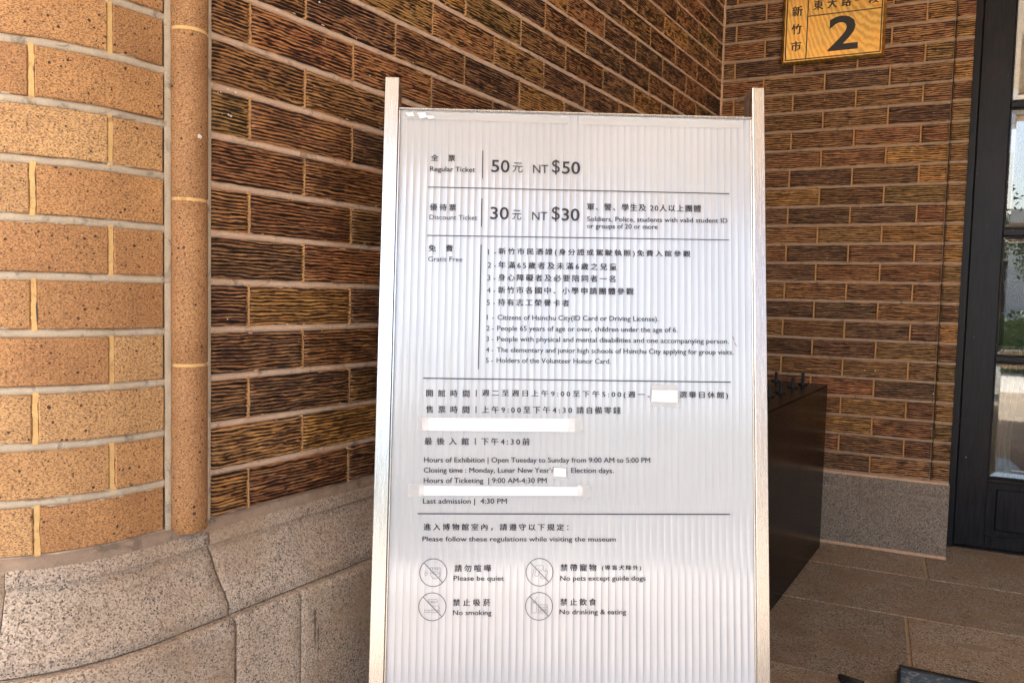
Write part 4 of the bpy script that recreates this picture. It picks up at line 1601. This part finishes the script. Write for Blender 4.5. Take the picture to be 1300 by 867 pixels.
Z1, Z2 = PT + 0.0008, PT + 0.0014
sheet("paper_strip", M_PAPER, [(0.0713, 0.5285), (0.3035, 0.5268), (0.3035, 0.5470), (0.0710, 0.5480)], Z1, 1)
sheet("tape", M_TAPE, [(0.294, 0.5248), (0.3154, 0.5252), (0.3152, 0.5455), (0.293, 0.5462)], Z2, 2, 4)
sheet("tape", M_TAPE, [(0.064, 0.5285), (0.080, 0.5285), (0.080, 0.5490), (0.064, 0.5490)], Z2, 3, 4)
sheet("paper_strip", M_PAPER, [(0.0687, 0.6305), (0.3168, 0.6298), (0.3166, 0.6430), (0.0690, 0.6450)], Z1, 4)
sheet("tape", M_TAPE, [(0.0524, 0.6280), (0.0760, 0.6270), (0.0760, 0.6462), (0.0530, 0.6466)], Z2, 5, 4)
sheet("tape", M_TAPE, [(0.3090, 0.6262), (0.3290, 0.6290), (0.3262, 0.6475), (0.3080, 0.6440)], Z2, 6, 4)
sheet("paper_patch", M_PAPER, [(0.4218, 0.4812), (0.4612, 0.4812), (0.4614, 0.5004), (0.4210, 0.4992)], Z2 + 0.0008, 7, 4)
sheet("tape", M_TAPE, [(0.4216, 0.4722), (0.4606, 0.4722), (0.4655, 0.5086), (0.4196, 0.5052)], Z2, 8, 4)
sheet("paper_patch", M_PAPER, [(0.2720, 0.6012), (0.2905, 0.6022), (0.2902, 0.6152), (0.2716, 0.6138)], Z2 + 0.0008, 9, 3)
sheet("tape", M_TAPE, [(0.2700, 0.6000), (0.2925, 0.6005), (0.2950, 0.6192), (0.2690, 0.6160)], Z2, 10, 3)
sheet("tape", M_TAPE, [(0.0320, 0.0540), (0.2890, 0.0545), (0.2885, 0.0665), (0.0330, 0.0650)], Z2 + 0.0003, 11, 24)
sheet("tape", M_TAPE, [(0.3060, 0.0530), (0.5680, 0.0540), (0.5660, 0.0665), (0.3070, 0.0670)], Z2 + 0.0003, 12, 24)
# torn white scraps of tape at the upper left corner of the panel
for q, (x, y, w, h) in enumerate(((0.034, 0.0560, 0.014, 0.0060), (0.052, 0.0555, 0.016, 0.0090), (0.066, 0.0600, 0.014, 0.0050))):
    sheet("tape_scrap", M_PAPER, [(x, y), (x + w * 0.8, y - 0.001), (x + w, y + h * 0.8), (x + w * 0.3, y + h)], Z2 + 0.0012, 20 + q, 3, 2)
m = MB()
stroke(m, [(0.5478, -0.3965), (0.5502, -0.4020)], 0.0010, Z1)
stroke(m, [(0.5508, -0.4055), (0.5532, -0.4105), (0.5550, -0.4108)], 0.0009, Z1)
m.build("scratch", mat_plain("rust_mark", (0.22, 0.10, 0.07), 0.8), panel)

# ================================================================== plaza behind the photographer (seen in reflections)
M_BARK = mat_plain("bark", (0.10, 0.07, 0.05), 0.9, vs=12, var=0.3)
t = NT("leaves")
v = t.coords()
oi = t.new("ShaderNodeObjectInfo")
n1 = t.noise(v, 1.2, 2)
M_LEAF = t.fin(t.mix(n1, (0.035, 0.07, 0.02), (0.085, 0.13, 0.035)), 0.6, None)


def tree_meshes(seed):
    r = random.Random(seed)
    tm, cm = MB(), MB()
    H = 5.2
    tips = []
    tm.tube([(0, 0, 0), (0.05, 0.03, 1.1), (0.0, 0.08, 2.2), (0.08, 0.0, 3.4)], [0.17, 0.14, 0.11, 0.06], 8)
    for i in range(9):
        a = r.uniform(0, 6.28); z = r.uniform(1.8, 3.2); l = r.uniform(0.9, 1.7)
        p0 = (0.03, 0.04, z); p2 = (math.cos(a) * l, math.sin(a) * l, z + r.uniform(0.5, 1.4))
        p1 = (math.cos(a) * l * 0.5, math.sin(a) * l * 0.5, z + 0.3)
        tm.tube([p0, p1, p2], [0.06, 0.04, 0.015], 6)
        tips.append(Vector(p2))
    tips.append(Vector((0.08, 0, 4.2)))
    for p in tips:
        for c in range(5):
            cc = p + Vector((r.gauss(0, 0.45), r.gauss(0, 0.45), r.gauss(0, 0.35)))
            for k in range(70):
                q = cc + Vector((r.gauss(0, 0.26), r.gauss(0, 0.26), r.gauss(0, 0.2)))
                d = Vector((r.gauss(0, 1), r.gauss(0, 1), r.gauss(0, 1))).normalized() * 0.085
                e = d.cross(Vector((r.gauss(0, 1), r.gauss(0, 1), r.gauss(0, 1)))).normalized() * 0.045
                cm.add([q - d, q + e, q + d, q - e], [(0, 1, 2, 3)])
    return tm.mesh("trunk", M_BARK), cm.mesh("crown", M_LEAF)


TM = [tree_meshes(3), tree_meshes(8)]
spots = [(-9, -24), (-4.5, -28), (1, -25), (6.5, -29), (12, -26), (17, -22), (22, -27), (28, -23)]
for i, (x, y) in enumerate(spots):
    e = empty("street_tree", (x, y, -0.03), i * 1.3)
    s_ = 0.82 + 0.13 * ((i * 7) % 4)
    e.scale = (s_ * 1.15, s_ * 1.15, s_)
    tag(e, "leafy street tree across the plaza, mirrored in the door glass", "tree", "street trees across the plaza")
    link("trunk", TM[i % 2][0], e)
    link("crown", TM[i % 2][1], e)

t = NT("asphalt")
v = t.coords()
n1 = t.noise(v, 40, 3)
M_ASPH = t.fin(t.mix(n1, (0.045, 0.045, 0.047), (0.07, 0.069, 0.068)), 0.9, t.bump(n1, 0.3, 0.003))
m = MB(); m.box(-150, 150, -20, -10.5, -0.1, -0.026)
tag(m.build("road", M_ASPH), kind="structure")
hed = MB()  # added hedge, darkens what the door glass mirrors
hr = random.Random(9)
for i in range(9000):
    c_ = Vector((hr.uniform(-8, 26), -9.6 + hr.gauss(0, 0.22), hr.uniform(0.02, 0.85)))
    d = Vector((hr.gauss(0, 1), hr.gauss(0, 1), hr.gauss(0, 1))).normalized() * 0.06
    e_ = d.cross(Vector((hr.gauss(0, 1), hr.gauss(0, 1), hr.gauss(0, 1)))).normalized() * 0.035
    hed.add([c_ - d, c_ + e_, c_ + d, c_ - e_], [(0, 1, 2, 3)])
hed.box(-8, 26, -9.75, -9.45, -0.03, 0.72)
tag(hed.build("hedge", M_LEAF), "unseen green hedge added across the plaza to darken reflections in the door glass", "hedge")

far = empty("far_building", (8, -46, 0))
tag(far, "low pale building beyond the trees across the plaza", "building")
m = MB(); m.box(-30, 30, -6, 0, -0.02, 6.2)
m.build("wall", mat_plain("pale_render", (0.55, 0.52, 0.46), 0.9, vs=0.5), far)
M_WIN = mat_plain("dark_window", (0.03, 0.035, 0.04), 0.15)
wm = MB(); wm.box(-1.0, 1.0, 0.002, 0.06, 0, 1.5)
wmm = wm.mesh("window", M_WIN)
for i in range(12):
    for j in range(2):
        link("window", wmm, far, (-27 + i * 4.9, 0, 1.2 + j * 2.6))
